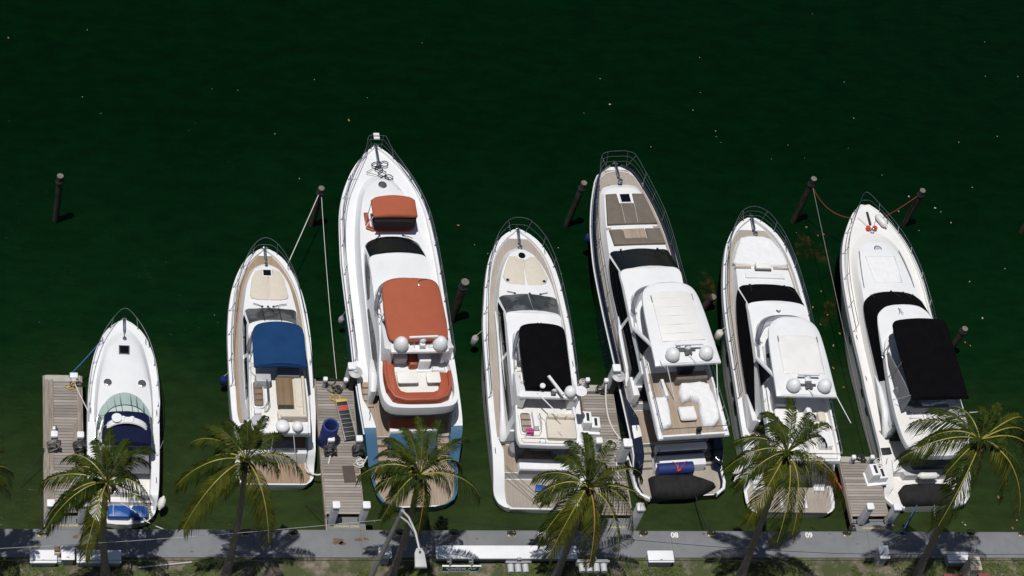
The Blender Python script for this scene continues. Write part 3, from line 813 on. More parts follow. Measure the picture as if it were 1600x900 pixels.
tkb = [(0, 16.45, 2.36), (.62, 16.2, 2.34), (1.08, 15.4, 2.28), (1.36, 14.2, 2.18), (1.55, 12.8, 2.03), (1.65, 11, 1.86), (1.68, 9, 1.76), (1.7, 6.5, 1.66), (1.62, 4.85, 1.6, 1), (0, 4.85, 1.6)]
tkt = [(0, 16.0, 2.66), (.5, 15.78, 2.68), (.92, 15.1, 2.74), (1.2, 14.1, 2.8), (1.42, 12.75, 2.84), (1.54, 11, 2.75), (1.58, 9, 2.55), (1.6, 6.5, 2.35), (1.54, 4.87, 2.25, 1), (0, 4.87, 2.25)]
body(MB(), [tkb, tkt], [M['white']], 5, .05, cols=10).build('coachroof', None, b3, sharp=45)
hb = [(0, 12.62, 2.86), (.75, 12.5, 2.86), (1.28, 12.08, 2.83), (1.5, 10.6, 2.6), (1.58, 8.0, 2.35), (1.6, 6.0, 2.15), (1.55, 4.9, 2.1, 1), (0, 4.9, 2.1)]
ht = [(0, 11.14, 3.62), (.7, 11.1, 3.6), (1.3, 10.95, 3.52), (1.34, 10.2, 3.5), (1.36, 8.0, 3.45), (1.4, 6.0, 3.4), (1.45, 4.9, 3.35, 1), (0, 4.9, 3.35)]
body(MB(), [hb, ht], [M['white']], 5, .09).build('deckhouse', None, b3)
mb = MB(); panel(mb, hb, ht, -1.96, 1.96, .03, .97, M['glass'], .012, 24); mb.build('windscreen', None, b3)
for sg in (-1, 1):
    def tp(a, b, lo, hi): return lambda s: lo if hi is None else lo + (hi - lo) * math.sin(math.pi * min(1, max(0, (abs(s) - a) / (b - a)))) ** .6
    mb = MB(); panel(mb, hb, ht, sg * 2.2, sg * 3.55, .3, tp(2.1, 3.65, .3, .86), M['glass'], .012, 14); mb.build('side_window', None, b3)
    mb = MB(); panel(mb, hb, ht, sg * 3.7, sg * 5.6, .15, tp(3.6, 5.8, .18, .62), M['greyglass'], .012, 16); mb.build('side_window', None, b3)
    MB().m(M['white']).tube([(sg * 1.5, 6.6, 2.1), (sg * 1.62, 6.1, 2.35), (sg * 1.7, 5.4, 2.5), (sg * 1.72, 4.8, 2.2), (sg * 1.70, 4.75, 1.2)], [.05, .14, .2, .2, .15], 10).build('side_bulwark', None, b3)
wipers(b3, [((-.55, 12.62, 2.92), (-.85, 12.25, 3.06)), ((.55, 12.62, 2.92), (.95, 12.35, 3.06))])
# foredeck lounge: orange seats, dark table mat, canopy over it
MB().m(M['orangevinyl']).slab([(-1.12, 13.9), (-1.12, 13.0), (-.85, 12.86), (.85, 12.86), (1.12, 13.0), (1.12, 13.9), (.92, 13.9), (.92, 13.14), (.8, 13.06), (-.8, 13.06), (-.92, 13.14), (-.92, 13.9)], 2.78, 2.98, .05).build('foredeck_sofa', None, b3)
MB().m(M['greydk']).slab(rect(-.82, .85, 13.1, 13.9), 2.8, 2.9, .02).build('foredeck_table', None, b3)
canopy(b3, [(0, 13.9, 4.28), (.75, 13.82, 4.25), (1.02, 13.68, 4.2, 1), (1.02, 12.75, 4.22, 1), (0, 12.75, 4.28)], M['orange'], 'foredeck_canopy', crown=.06, feet=[(1.0, 13.6, 4.2, 1.12, 13.3, 2.9), (1.0, 12.8, 4.2, 1.12, 13.1, 2.9)], seed=8)
MB().m(M['mesh']).box((.05, 12.72, 3.85), (1.9, .012, .6), 0, .003, (-.3, 0)).build('mesh_curtain', None, b3)
hatch(b3, 0, 15.62, 2.74, .2, .2, M['greydk'], True, M['steel'])
fk = [(0, 9.72), (.75, 9.58), (1.28, 9.1), (1.4, 7.6), (1.5, 6.2), (1.74, 4.6), (1.72, 3.5), (1.45, 3.02), (.8, 2.9), (0, 2.88)]
flybridge(b3, fk, 3.1, [3.85, 3.85, 3.8, 3.75, 3.7, 3.7, 3.68, 3.66, 3.65, 3.65], 3.36, .17)
fa = [(0, 9.62, 3.85), (.72, 9.48, 3.85), (1.22, 9.02, 3.82), (1.34, 7.7, 3.78)]; fb = [(0, 9.15, 4.25), (.68, 9.02, 4.24), (1.15, 8.65, 4.2), (1.3, 7.5, 4.0)]
mb = MB(); panel(mb, fa, fb, -2.95, 2.95, 0, 1, M['smoke'], .01, 24); fw = mb.build('fly_windscreen', None, b3)
h = half(fb, 6); MB().m(M['darksteel']).tube([(-p.x, p.y, p.z) for p in h[::-1]] + [tuple(p) for p in h[1:]], .02, 6).build('screen_rail', None, fw)
sofa(b3, [(-1.42, 6.3), (-1.5, 4.7), (-1.44, 3.9), (-1.2, 3.4), (-.7, 3.2), (.7, 3.2), (1.2, 3.4), (1.44, 3.9), (1.5, 4.7)][::1], .52, 3.36, .3, .48, M['orangevinyl'], .15)
cushion(b3, -.92, .0, 4.15, 4.78, 3.66, .06, M['whitevinyl'], 'fly_table', .02); cushion(b3, .38, 1.0, 4.15, 4.7, 3.66, .06, M['whitevinyl'], 'fly_table', .02)
MB().m(M['white']).box((-.46, 4.46, 3.5), (.15, .15, .3)).build('table_leg', None, b3); MB().m(M['white']).box((.7, 4.42, 3.5), (.15, .15, .3)).build('table_leg', None, b3)
MB().m(M['white']).slab(rect(.1, .62, 5.0, 5.9), 3.36, 4.1, .05).build('helm_console', None, b3)
cushion(b3, -.3, .05, 5.0, 6.0, 3.36, .5, M['orangevinyl'], 'helm_seat'); cushion(b3, -1.0, -.35, 5.3, 6.3, 3.36, .5, M['whitevinyl'], 'wet_bar')
MB().m(M['steel']).tube([(.72, 4.9, 3.4), (.72, 4.9, 3.85), (1.25, 4.9, 3.85), (1.25, 5.3, 3.85), (1.25, 5.3, 3.4)], .018, 6).build('handrail', None, b3)
canopy(b3, [(0, 8.84, 4.95), (.9, 8.78, 4.93), (1.2, 8.6, 4.88), (1.3, 8.2, 4.86), (1.36, 6.6, 4.86), (1.3, 5.75, 4.88), (1.05, 5.5, 4.9, 1), (0, 5.5, 5.0)], M['orange'], crown=.16, wr=.03, sag=.012, feet=[(1.2, 8.4, 4.86, 1.3, 8.0, 3.8), (1.3, 7.2, 4.86, 1.38, 7.2, 3.8)])
MB().m(M['steel']).tube([(.32, 8.35, 5.08), (.28, 8.5, 5.12), (.42, 8.62, 5.12), (.75, 8.7, 5.08)], .012, 5).build('canopy_strap', None, b3)
for sg in (-1, 1):
    MB().m(M['white']).slab([(sg * 1.55, 5.3), (sg * 1.3, 7.3), (sg * 1.22, 7.3), (sg * 1.15, 5.6), (sg * 1.1, 5.2)], 3.6, lambda x, y: 4.75 - max(0, y - 5.4) * .5, .03).build('arch_leg', None, b3)
    MB().m(M['white']).box((sg * 1.22, 8.0, 3.95), (.12, 1.4, .2)).build('side_table', None, b3)
MB().m(M['white']).slab(rect(-1.3, 1.3, 5.05, 5.5, .1), 4.66, 4.8, .05).build('radar_arch', None, b3)
for x in (-.87, .87): dome(b3, x, 5.3, 4.8, .33, .66)
MB().m(M['white']).box((.08, 5.32, 4.95), (.22, .3, .3)).build('mast_block', None, b3)
radar_bar(b3, .08, 5.4, 5.1, 1.28, .03)
for x in (-.25, .35): antenna(b3, (x, 5.3, 4.8), (x * 1.4, 5.2, 5.3), .01)
bow_rail(b3, H, [(.30, 18.2, 3.2), (.62, 17.42, 3.2), (1.22, 16.2, 3.15), (1.68, 15.15, 3.05), (1.98, 14.0, 2.98), (2.14, 12.6, 2.85), (2.2, 11.1, 2.75), (2.22, 9.6, 2.65), (2.22, 8.1, 2.55), (2.23, 6.6, 2.45)], mids=(.35, .68))
anchor(b3, 17.85, 2.62, ln=1.0)
MB().m(M['whitevinyl']).box((0, 18.25, 3.05), (.28, .34, .10), 0, .03).build('bow_seat', None, b3)
cleats(b3, H, (16.2, 8.5))
# anchor tackle lying loose on the foredeck
mb = MB().m(M['black'])
rg = random.Random(5)
for cx, cy in ((.28, 17.0), (.0, 16.75), (.12, 16.45), (-.12, 16.95), (.42, 16.2), (.2, 16.15)):
    mb.tube([(cx + (.16 + .05 * rg.random()) * math.cos(a) , cy + (.12 + .05 * rg.random()) * math.sin(a), 2.54 + .05 * rg.random()) for a in [k * .5 for k in range(13)]], .024, 5)
mb.tube([(-.62, 16.5, 2.56), (-.2, 16.4, 2.52), (.1, 16.2, 2.52), (.3, 16.1, 2.52)], .012, 5); mb.tube([(-.62, 16.5, 2.56), (-.3, 16.75, 2.52), (0, 16.8, 2.52)], .012, 5)
tk = mb.build('anchor_tackle', None, None); tk.location = bw(b3, (0, 0, 0)); tk.rotation_euler = b3.rotation_euler
tag(tk, 'tangle of black chain and line on the foredeck of the orange-canopied yacht', 'anchor tackle')

# ================================================================ boat with black bimini and grey teak, middle
b4 = boat('white yacht with a black bimini, beige foredeck pad and big grey teak stern platform', 23.37, 1.62, -0.99)
H = H4 = make_hull(b4, [(-.02, 1.5), (.02, 1.62), (.14, 1.82), (.7, 2.08), (2.5, 2.11), (4.5, 2.12), (6, 2.1), (8.5, 2.06), (9.9, 1.92), (11, 1.77), (12, 1.56), (12.9, 1.2), (13.4, .85), (13.7, .5), (13.88, .2)],
              [(-.02, .44), (.3, .52), (1.2, 1.05), (2.0, 1.33), (2.9, 1.45), (4.5, 1.54), (6, 1.66), (8.5, 1.83), (10, 1.96), (12, 2.1), (13.88, 2.22)],
              [(-.02, .42), (1.45, .42), (1.47, .92), (2.95, .92), (3.0, 1.3), (4.5, 1.36), (6, 1.46), (8.5, 1.62), (10, 1.8), (12, 1.97), (13.88, 2.1)],
              [(-.02, .3), (.5, .5), (2.4, .5), (3.0, .26), (12.5, .22), (13.3, .3), (13.88, .3)], M['white'], rake=1.2)
rub_rail(b4, H, M['steel'], 2.6, .03); portlights(b4, H, (5.2, 6.4, 9.5), h=.12)
deck_sheet(b4, H, 3.05, 13.45, M['teakgrey']); deck_sheet(b4, H, .0, 1.42, M['teakgrey'], 'swim_platform', gap=0); deck_sheet(b4, H, 1.5, 2.9, M['teaktan'], 'cockpit_floor')
MB().m(M['white']).box((0, -.04, .38), (2.7, .06, .10)).build('platform_edge', None, b4)
tkb = [(0, 12.98, 2.02), (.45, 12.8, 2.0), (.78, 12.45, 1.97), (1.14, 11.45, 1.9), (1.4, 10.3, 1.8), (1.5, 9, 1.66), (1.53, 7, 1.5), (1.5, 4.5, 1.34), (1.46, 2.9, 1.28, 1), (0, 2.9, 1.28)]
tkt = [(0, 12.62, 2.38), (.38, 12.48, 2.4), (.64, 12.2, 2.42), (1.02, 11.35, 2.48), (1.28, 10.25, 2.52), (1.4, 9, 2.45), (1.44, 7, 2.35), (1.42, 4.5, 2.15), (1.38, 2.92, 2.05, 1), (0, 2.92, 2.05)]
body(MB(), [tkb, tkt], [M['white']], 5, .06, cols=10).build('coachroof', None, b4, sharp=45)
for sg in (-1, 1):
    MB().m(M['beige']).slab([(sg * p[0], p[1]) for p in [(.012, 11.95), (.2, 12.0), (.34, 12.12), (.64, 12.1), (.84, 11.6), (1.06, 10.95), (.95, 10.62), (.72, 10.5), (.012, 10.42)]], 2.46, 2.58, .05).build('sunpad', None, b4)
    MB().m(M['greylt']).lathe([(.1, 0), (.1, .03), (.07, .03), (.07, .01), (0, .01)], (sg * .86, 10.72, 2.57), 14).build('cup_holder', None, b4)
hatch(b4, -.02, 12.22, 2.44, .22, .22, M['glass'], True)
hb = [(0, 10.02, 2.58), (.7, 9.95, 2.57), (1.38, 9.74, 2.52), (1.46, 8.6, 2.25), (1.48, 6.5, 2.0), (1.44, 4.2, 1.9), (1.4, 3.0, 1.85, 1), (0, 3.0, 1.85)]
ht = [(0, 8.6, 3.22), (.65, 8.57, 3.2), (1.24, 8.47, 3.1), (1.26, 8.0, 3.05), (1.27, 6.5, 2.98), (1.3, 4.2, 2.92), (1.32, 3.0, 2.9, 1), (0, 3.0, 2.9)]
body(MB(), [hb, ht], [M['white']], 5, .05).build('deckhouse', None, b4)
mb = MB(); panel(mb, hb, ht, -1.95, 1.95, .04, .95, M['greyglass'], .012, 24); w_ = mb.build('windscreen', None, b4)
MB().m(M['steel']).tube([(0, 9.95, 2.66), (0, 8.68, 3.24)], .02, 5).build('mullion', None, w_)
for s0, s1, a, b in ((2.15, 3.9, .12, .75), (4.0, 5.6, .12, .7)):
    for sg in (-1, 1):
        mb = MB(); panel(mb, hb, ht, sg * s0, sg * s1, a, b, M['glass'], .012, 12); mb.build('side_window', None, b4)
for sg in (-1, 1):
    MB().m(M['white']).tube([(sg * 1.5, 9.2, 2.2), (sg * 1.52, 7.6, 2.25), (sg * 1.58, 5.6, 2.2), (sg * 1.62, 4.0, 2.0), (sg * 1.6, 3.2, 1.6), (sg * 1.56, 2.95, 1.25)], [.04, .055, .07, .12, .17, .16], 10).build('side_fairing', None, b4)
wipers(b4, [((-.6, 9.98, 2.62), (-.95, 10.08, 2.6)), ((.6, 9.98, 2.62), (.95, 10.08, 2.6)), ((.1, 10.0, 2.62), (.2, 9.45, 2.86))])
MB().m(M['steel']).tube([(.1, 7.95, 3.28), (.18, 7.85, 3.3), (.28, 7.95, 3.28)], .02, 6).build('horn', None, b4)
fk = [(0, 7.72), (.65, 7.65), (1.05, 7.35), (1.18, 5.6), (1.36, 3.6), (1.42, 1.95), (1.3, 1.62, 1), (0, 1.6)]
flybridge(b4, fk, 2.8, [3.4, 3.4, 3.36, 3.3, 3.25, 3.15, 3.05, 3.05], 2.98, .08)
fa = [(0, 7.62, 3.38), (.6, 7.55, 3.38), (.98, 7.25, 3.34), (1.1, 5.9, 3.3)]; fb = [(0, 7.25, 3.8), (.55, 7.18, 3.78), (.9, 6.95, 3.74), (1.05, 5.8, 3.5)]
mb = MB(); panel(mb, fa, fb, -2.95, 2.95, 0, 1, M['smoke'], .01, 24); mb.build('fly_windscreen', None, b4)
canopy(b4, [(0, 7.22, 4.32), (.75, 7.15, 4.28), (1.03, 6.92, 4.22), (1.06, 5.4, 4.2), (1.06, 3.78, 4.22, 1), (0, 3.78, 4.32)], M['blackcanvas'], crown=.1, feet=[(1.02, 6.8, 4.2, 1.14, 6.2, 3.3), (1.05, 5.4, 4.2, 1.2, 5.4, 3.3), (1.05, 4.2, 4.2, 1.25, 4.6, 3.3)], seed=5)
cushion(b4, -1.0, -.5, 5.7, 6.6, 2.98, .45, M['greycanvas'], 'helm_seat'); cushion(b4, -1.0, .9, 4.3, 5.2, 2.98, .4, M['whitevinyl'], 'fly_seat')
for sg in (-1, 1):
    MB().m(M['white']).slab([(sg * 1.42, 3.55), (sg * 1.28, 5.2), (sg * 1.18, 5.25), (sg * .98, 3.95), (sg * 1.0, 3.5)], 3.1, lambda x, y: 4.0 - max(0, y - 3.9) * .45, .03).build('arch_leg', None, b4)
MB().m(M['white']).slab(rect(-1.32, 1.32, 3.5, 3.92, .1), 3.86, 4.02, .06).build('radar_arch', None, b4)
dome(b4, .95, 3.72, 4.02, .27, .45)
MB().m(M['white']).lathe([(.05, 0), (.06, .3), (.27, .34), (.27, .38), (0, .40)], (1.42, 3.72, 3.9), 20).build('television_antenna', None, b4)
MB().m(M['white']).lathe([(.04, 0), (.04, .35), (.13, .38), (.12, .44), (0, .45)], (-.33, 3.85, 4.0), 14).build('gps_antenna', None, b4)
o = MB().m(M['white']).lathe([(.17, 0), (.2, .16), (.15, .26), (.05, .32), (0, .32)], (.27, 3.9, 4.02), 14).build('radar_scanner', None, b4)
MB().m(M['white']).box((.27, 3.9, 4.4), (.13, 1.12, .10), .52, .04).build('scanner_bar', None, o)
MB().m(M['greydk']).box((.2, 3.68, 4.1), (.2, .22, .16)).build('searchlight', None, b4)
antenna(b4, (-.5, 3.7, 4.02), (.45, 2.55, 4.0), .02)
MB().m(M['steel']).tube([(-.25, 3.2, 3.0), (.6, 2.0, 3.3)], .008, 4).build('antenna_stay', None, b4)
cushion(b4, -.02, 1.28, 1.92, 2.88, 2.98, .26, M['beige'], 'fly_sunpad')
for x in (.22, .66, 1.08): cushion(b4, x - .2, x + .2, 2.86, 3.08, 3.1, .34, M['beige'], 'back_cushion', .08, .1)
MB().m(M['white']).slab(rect(-1.2, -.62, 2.15, 3.3, .15), 2.98, 3.1, .03).build('companionway_coaming', None, b4)
MB().m(M['greydk']).slab(rect(-1.14, -.68, 2.22, 3.24, .12), 3.0, 3.104, .005).build('companionway_shade_slab', None, b4)  # raised dark slab painted as the shaded stair opening
for k in range(3): MB().m(M['teaktan']).box((-.9, 2.4 + k * .32, 3.11), (.42, .24, .02), 0, .005).build('companionway_step', None, b4)
MB().m(M['white']).slab([(-.62, 2.4), (-.4, 2.4), (-.45, 3.2), (-.65, 3.2)], 3.0, 3.4, .04).build('companionway_hatch', None, b4)
MB().m(M['steel']).tube([(-1.0, 2.1, 3.0), (-1.0, 2.1, 3.5), (-.45, 2.1, 3.5), (-.32, 2.35, 3.5), (-.35, 3.0, 3.5), (-.35, 3.0, 3.0)], .016, 6).build('handrail', None, b4)
MB().m(M['white']).lathe([(.16, 0), (.16, .10), (.12, .14), (.12, .05), (0, .05)], (-.25, 1.85, 2.98), 16).build('cup_basin', None, b4)
MB().m(M['steel']).tube([(-1.2, 1.9, 3.1), (-1.15, 1.75, 3.42), (1.2, 1.75, 3.42), (1.3, 1.9, 3.1)], .016, 6).build('aft_rail', None, b4)
tag(MB().m(M['pink']).slab([(-.18, -.12), (.15, -.15), (.2, .08), (.05, .16), (-.16, .12)], 0, .16, .07).build('towel', None, None, loc=bw(b4, (-.8, 2.25, 3.12))), 'crumpled pink towel beside the flybridge steps of the black-canopied yacht', 'towel')
o = MB().m(M['whitecover']).slab(rect(-.95, 1.36, 1.45, 2.0, .08), .92, 1.32, .08).build('cockpit_sofa', None, b4)
MB().m(M['greycanvas']).box((.18, 1.43, 1.1), (2.2, .04, .3)).build('sofa_back', None, b4)
cushion(b4, -.4, .62, 2.32, 2.75, 1.45, .06, M['greycanvas'], 'cockpit_table', .02)
for x in (-.95, .95): cushion(b4, x - .35, x + .35, 2.25, 2.85, .92, .4, M['greycanvas'], 'cockpit_chair', .06, .25)
MB().m(M['glass']).box((0, 3.03, 1.9), (2.4, .05, 1.5)).build('aft_door', None, b4)
tag(MB().m(M['bluevinyl']).slab([(-.3, -.15), (.3, -.18), (.34, .12), (-.2, .2)], 0, .12, .05).build('folded_bag', None, None, loc=bw(b4, (.15, .95, .45))), 'small bright blue bag on the grey teak stern platform beside a palm', 'bag')
bow_rail(b4, H, [(0, 14.12, 2.86), (.56, 13.92, 2.86), (1.13, 13.1, 2.84), (1.52, 11.95, 2.74), (1.74, 10.7, 2.62), (1.88, 9.3, 2.5), (1.98, 7.9, 2.38), (2.02, 6.4, 2.25), (2.02, 5.0, 2.12)])
anchor(b4, 13.75, 2.22); cleats(b4, H, (12.7, 6.8, 2.3))

# ================================================================ dark navy hulled yacht with white hardtop
b5 = boat('dark navy hulled yacht with a white hardtop, taupe foredeck pads and brownish teak decks', 30.08, 2.53, 4.74)
H = H5 = make_hull(b5, [(-.3, 1.6), (-.1, 1.9), (.2, 2.06), (.4, 2.1), (1.4, 2.12), (2.3, 2.14), (4.4, 2.14), (6, 2.12), (9, 2.10), (11, 2.07), (12.8, 1.92), (14.2, 1.66), (15.5, 1.28), (16.2, .98), (16.45, .72), (16.6, .45)],
              [(-.3, .44), (.9, .46), (1.05, .62), (1.5, 1.35), (2.3, 1.58), (3, 1.66), (4.4, 1.78), (6, 1.88), (9, 2.05), (11, 2.25), (12.8, 2.5), (14.2, 2.66), (16.6, 2.85)],
              [(-.3, .42), (1.0, .42), (2.2, .42), (2.22, 1.0), (4.0, 1.0), (4.05, 1.5), (6, 1.6), (9, 1.78), (11, 2.0), (12.8, 2.28), (14.2, 2.46), (16.6, 2.66)],
              [(-.3, .14), (.85, .16), (1.0, .42), (3.2, .44), (4.2, .08), (16.6, .07)], M['navyhull'], capm=M['navyhull'], deckm=M['white'], rake=1.3,
              knuckle=[(-.3, 0), (2, .02), (5, .07), (16.6, .12)])
rub_rail(b5, H, M['white'], 1.2, .035); portlights(b5, H, (6.5, 7.6, 10.5), h=.12, dz=.4)
for sg in (-1, 1):
    MB().m(M['white']).slab([(sg * x, y) for x, y in [(1.60, -.36), (2.05, -.05), (2.17, .3), (2.2, 1.6), (2.26, 2.6), (2.16, 2.62), (2.06, 1.5), (2.04, .35), (1.92, .02), (1.58, -.2)]], .28, .5, .04).build('platform_edge', None, b5)
deck_sheet(b5, H, 4.1, 16.42, M['teakgrey']); deck_sheet(b5, H, -.25, 2.18, M['teakgrey'], 'swim_platform', gap=0); deck_sheet(b5, H, 2.26, 3.98, M['teaktan'], 'cockpit_floor')
MB().m(M['white']).tube([(-.82, 15.98, 2.66), (-.6, 16.22, 2.66), (0, 16.36, 2.67), (.6, 16.22, 2.66), (.82, 15.98, 2.66)], .022, 6).build('bow_coaming', None, b5)
for sg in (-1, 1):
    MB().m(M['white']).slab([(sg * x, y) for x, y in [(2.06, 2.2), (2.06, 4.0), (1.85, 3.9), (1.66, 3.2), (1.66, 2.3)]], 1.5, lambda x, y: 1.6 + (y - 2.2) * .07, .03).build('mooring_platform', None, b5)
    for yy in (2.7, 3.3): cleat(b5, sg * 1.86, yy, 1.64 + (yy - 2.2) * .07, 1.5)
    for k in range(3): MB().m(M['teakgrey']).box((sg * 1.42, 1.35 + .28 * k, .42 + .10 * (k + 1)), (.5, .28, .2 * (k + 1)), 0, .01).build('transom_step', None, b5)
tkb = [(0, 15.64, 2.55), (.6, 15.6, 2.54), (.92, 15.4, 2.53), (1.12, 14.9, 2.5), (1.38, 13.3, 2.32), (1.55, 12, 2.14), (1.66, 10, 1.88), (1.72, 8, 1.7), (1.74, 4.4, 1.5, 1), (0, 4.4, 1.5)]
tkt = [(0, 15.3, 2.78), (.5, 15.25, 2.78), (.8, 15.1, 2.78), (.98, 14.7, 2.78), (1.22, 13.3, 2.74), (1.4, 12, 2.74), (1.54, 10, 2.64), (1.6, 8, 2.5), (1.62, 4.42, 2.3, 1), (0, 4.42, 2.3)]
body(MB(), [tkb, tkt], [M['white']], 5, .03, cols=10).build('coachroof', None, b5, sharp=45)
MB().m(M['taupe']).slab([(-.90, 14.85), (-.36, 14.87), (-.34, 14.3), (.4, 14.28), (.42, 14.85), (.98, 14.82), (1.28, 13.08), (-1.2, 13.1)], 2.78, 2.9, .05).build('sunpad', None, b5)
for x, a in ((-.30, .03), (.34, .06)): MB().m(M['greylt']).box((x, 13.75, 2.905), (.02, 1.2, .012), -a, .004).build('pad_seam', None, b5)
hatch(b5, .03, 14.62, 2.80, .56, .56)
MB().m(M['teakgrey']).slab([(-1.3, 12.85), (1.38, 12.85), (1.34, 13.0), (-1.26, 13.0)], 2.72, 2.75, .01).build('foredeck_step', None, b5)
MB().m(M['taupe']).slab([(-1.18, 12.8), (-.55, 12.8), (-.5, 12.25), (.6, 12.25), (.6, 12.8), (1.32, 12.78), (1.4, 11.9), (-1.12, 11.92)], 2.76, 2.9, .04).build('sunpad', None, b5)
MB().m(M['teaktan']).slab(rect(-.5, .56, 12.3, 12.84, .03), 2.76, 2.83, .01).build('foredeck_table', None, b5)
hb = [(0, 11.68, 2.86), (.8, 11.6, 2.86), (1.46, 11.45, 2.8), (1.66, 10.0, 2.45), (1.7, 7.5, 2.2), (1.72, 5.5, 2.15), (1.74, 4.5, 2.1, 1), (0, 4.5, 2.1)]
ht = [(0, 10.12, 3.62), (.75, 10.06, 3.6), (1.42, 9.92, 3.5), (1.45, 9.0, 3.45), (1.5, 7.5, 3.4), (1.55, 5.5, 3.35), (1.6, 4.5, 3.3, 1), (0, 4.5, 3.3)]
body(MB(), [hb, ht], [M['white']], 5, .08).build('deckhouse', None, b5)
mb = MB(); panel(mb, hb, ht, -1.96, 1.96, .02, .97, M['glass'], .012, 24); mb.build('windscreen', None, b5)
for sg in (-1, 1):
    mb = MB(); panel(mb, hb, ht, sg * 2.12, sg * 3.9, lambda s: .06 + .1 * max(0, abs(s) - 3), .84, M['glass'], .012, 14); mb.build('side_window', None, b5)
    mb = MB(); panel(mb, hb, ht, sg * 4.0, sg * 5.7, .0, .82, M['glass'], .012, 14); mb.build('side_window', None, b5)
    MB().m(M['white']).tube([(sg * 1.66, 8.2, 2.45), (sg * 1.76, 7.2, 2.3), (sg * 1.8, 5.6, 2.1), (sg * 1.8, 4.9, 1.7)], [.03, .10, .13, .10], 8).build('side_fairing', None, b5)
    MB().m(M['white']).slab([(sg * 1.55, 4.0), (sg * 1.86, 4.0), (sg * 1.84, 5.0), (sg * 1.6, 5.0)], 1.5, 2.35, .06).build('side_bulwark', None, b5)
wipers(b5, [((-.9, 11.6, 2.92), (-.95, 11.0, 3.2)), ((.9, 11.58, 2.92), (1.25, 11.05, 3.1))])
MB().m(M['steel']).tube([(-.1, 9.0, 3.6), (.0, 8.88, 3.66), (.12, 8.95, 3.6)], .03, 6).build('horn', None, b5)
fk = [(0, 8.98), (.8, 8.88), (1.28, 8.45), (1.46, 6.5), (1.58, 4.0), (1.66, 1.4), (1.62, 1.1, 1), (0, 1.1)]
flybridge(b5, fk, 3.08, [3.85, 3.85, 3.82, 3.8, 3.62, 3.52, 3.4, 3.4], 3.32, .09, M['teaktan'])
fa = [(0, 8.92, 3.85), (.76, 8.8, 3.85), (1.22, 8.4, 3.82), (1.38, 7.4, 3.8)]; fb = [(0, 8.55, 4.25), (.72, 8.45, 4.25), (1.15, 8.1, 4.2), (1.3, 7.3, 4.0)]
mb = MB(); panel(mb, fa, fb, -2.95, 2.95, 0, 1, M['smoke'], .01, 24); mb.build('fly_windscreen', None, b5)
hk = [(0, 8.28, 5.0), (.7, 8.2, 5.0), (1.22, 7.8, 4.97), (1.42, 6.6, 4.96), (1.54, 3.86, 4.96, 1), (0, 3.84, 5.0)]
ho = body(MB(), [[(a[0], a[1], a[2] - .12) + tuple(a[3:]) for a in hk], hk, inset_keys(hk, .06, .04)], [M['white']] * 2, 6, .06, True).build('hardtop', None, b5, sharp=50)
MB().m(M['cream']).slab([(-.93, 7.55), (-.5, 7.72), (.5, 7.72), (1.0, 7.55), (1.04, 5.05), (-.97, 5.05)], 5.06, lambda x, y: 5.115 - .03 * x * x, .02).build('sunroof_fabric', None, ho)
for k in range(5): MB().m(M['white']).tube([(-.95, 5.45 + .47 * k, 5.078), (0, 5.45 + .47 * k, 5.108), (1.0, 5.45 + .47 * k, 5.078)], .012, 5).build('sunroof_rib', None, ho)
for x in (-.95, 1.0): MB().m(M['greydk']).box((x, 7.35, 5.09), (.03, .35, .03)).build('sunroof_latch', None, ho)
for x in (-.74, .84): dome(b5, x, 4.22, 5.05, .33, .56)
MB().m(M['greydk']).box((.05, 4.5, 5.12), (.75, .10, .10)).box((.05, 4.35, 5.14), (.3, .26, .18)).build('mast_base', None, b5)
radar_bar(b5, .08, 4.6, 5.12, 1.3, -.02)
MB().m(M['white']).lathe([(.03, 0), (.03, .2), (.12, .22), (.1, .28), (0, .29)], (-.38, 4.66, 5.05), 12).build('gps_antenna', None, b5)
antenna(b5, (.1, 4.2, 5.1), (.3, 3.7, 5.3), .012); antenna(b5, (-1.3, 4.1, 5.0), (-1.38, 3.3, 5.6), .01)
for sg in (-1, 1):
    MB().m(M['white']).slab([(sg * 1.62, 5.15), (sg * 1.5, 7.0), (sg * 1.36, 7.0), (sg * 1.5, 5.15)], 3.6, lambda x, y: 3.72 + max(0, 7.0 - y) * .05, .02).build('arch_foot', None, b5)
    MB().m(M['white']).tube([tuple((sg * v[0], v[1], v[2])) for v in ((1.6, 6.7, 3.72), (1.44, 4.95, 4.92))], [.10, .09], 8).build('arch_leg', None, b5)
    tri = [Vector((sg * v[0], v[1], v[2])) for v in ((1.6, 6.45, 3.76), (1.47, 5.15, 4.8), (1.62, 5.15, 3.7))]
    gm = MB().m(M['glass']); off = Vector((sg * .02, 0, 0)); gm.add([tuple(v) for v in tri] + [tuple(v - off) for v in tri], [[0, 1, 2], [5, 4, 3], [0, 3, 4, 1], [1, 4, 5, 2], [2, 5, 3, 0]]); gm.build('wind_deflector', None, b5)
    MB().m(M['steel']).tube([(sg * 1.5, 5.2, 4.02), (sg * 1.54, 3.4, 4.0), (sg * 1.58, 1.5, 3.98), (sg * 1.56, 1.2, 3.95)], .02, 6).build('fly_rail', None, b5)
    for y in (4.6, 3.8, 3.0, 2.2, 1.5): MB().m(M['steel']).tube([(sg * 1.54, y, 3.5), (sg * 1.54, y, 4.0)], .015, 5).build('rail_post', None, b5)
    MB().m(M['white']).slab([(sg * 1.45, 1.0), (sg * 1.66, 1.0), (sg * 1.62, 3.4), (sg * 1.46, 3.4)], 3.3, lambda x, y: 3.46 + (y - 1) * .06, .03).build('wing', None, b5)
MB().m(M['steel']).tube([(-1.5, 1.2, 3.4), (-1.5, 1.2, 3.95), (1.5, 1.2, 3.95), (1.5, 1.2, 3.4)], .02, 6).build('aft_rail', None, b5)
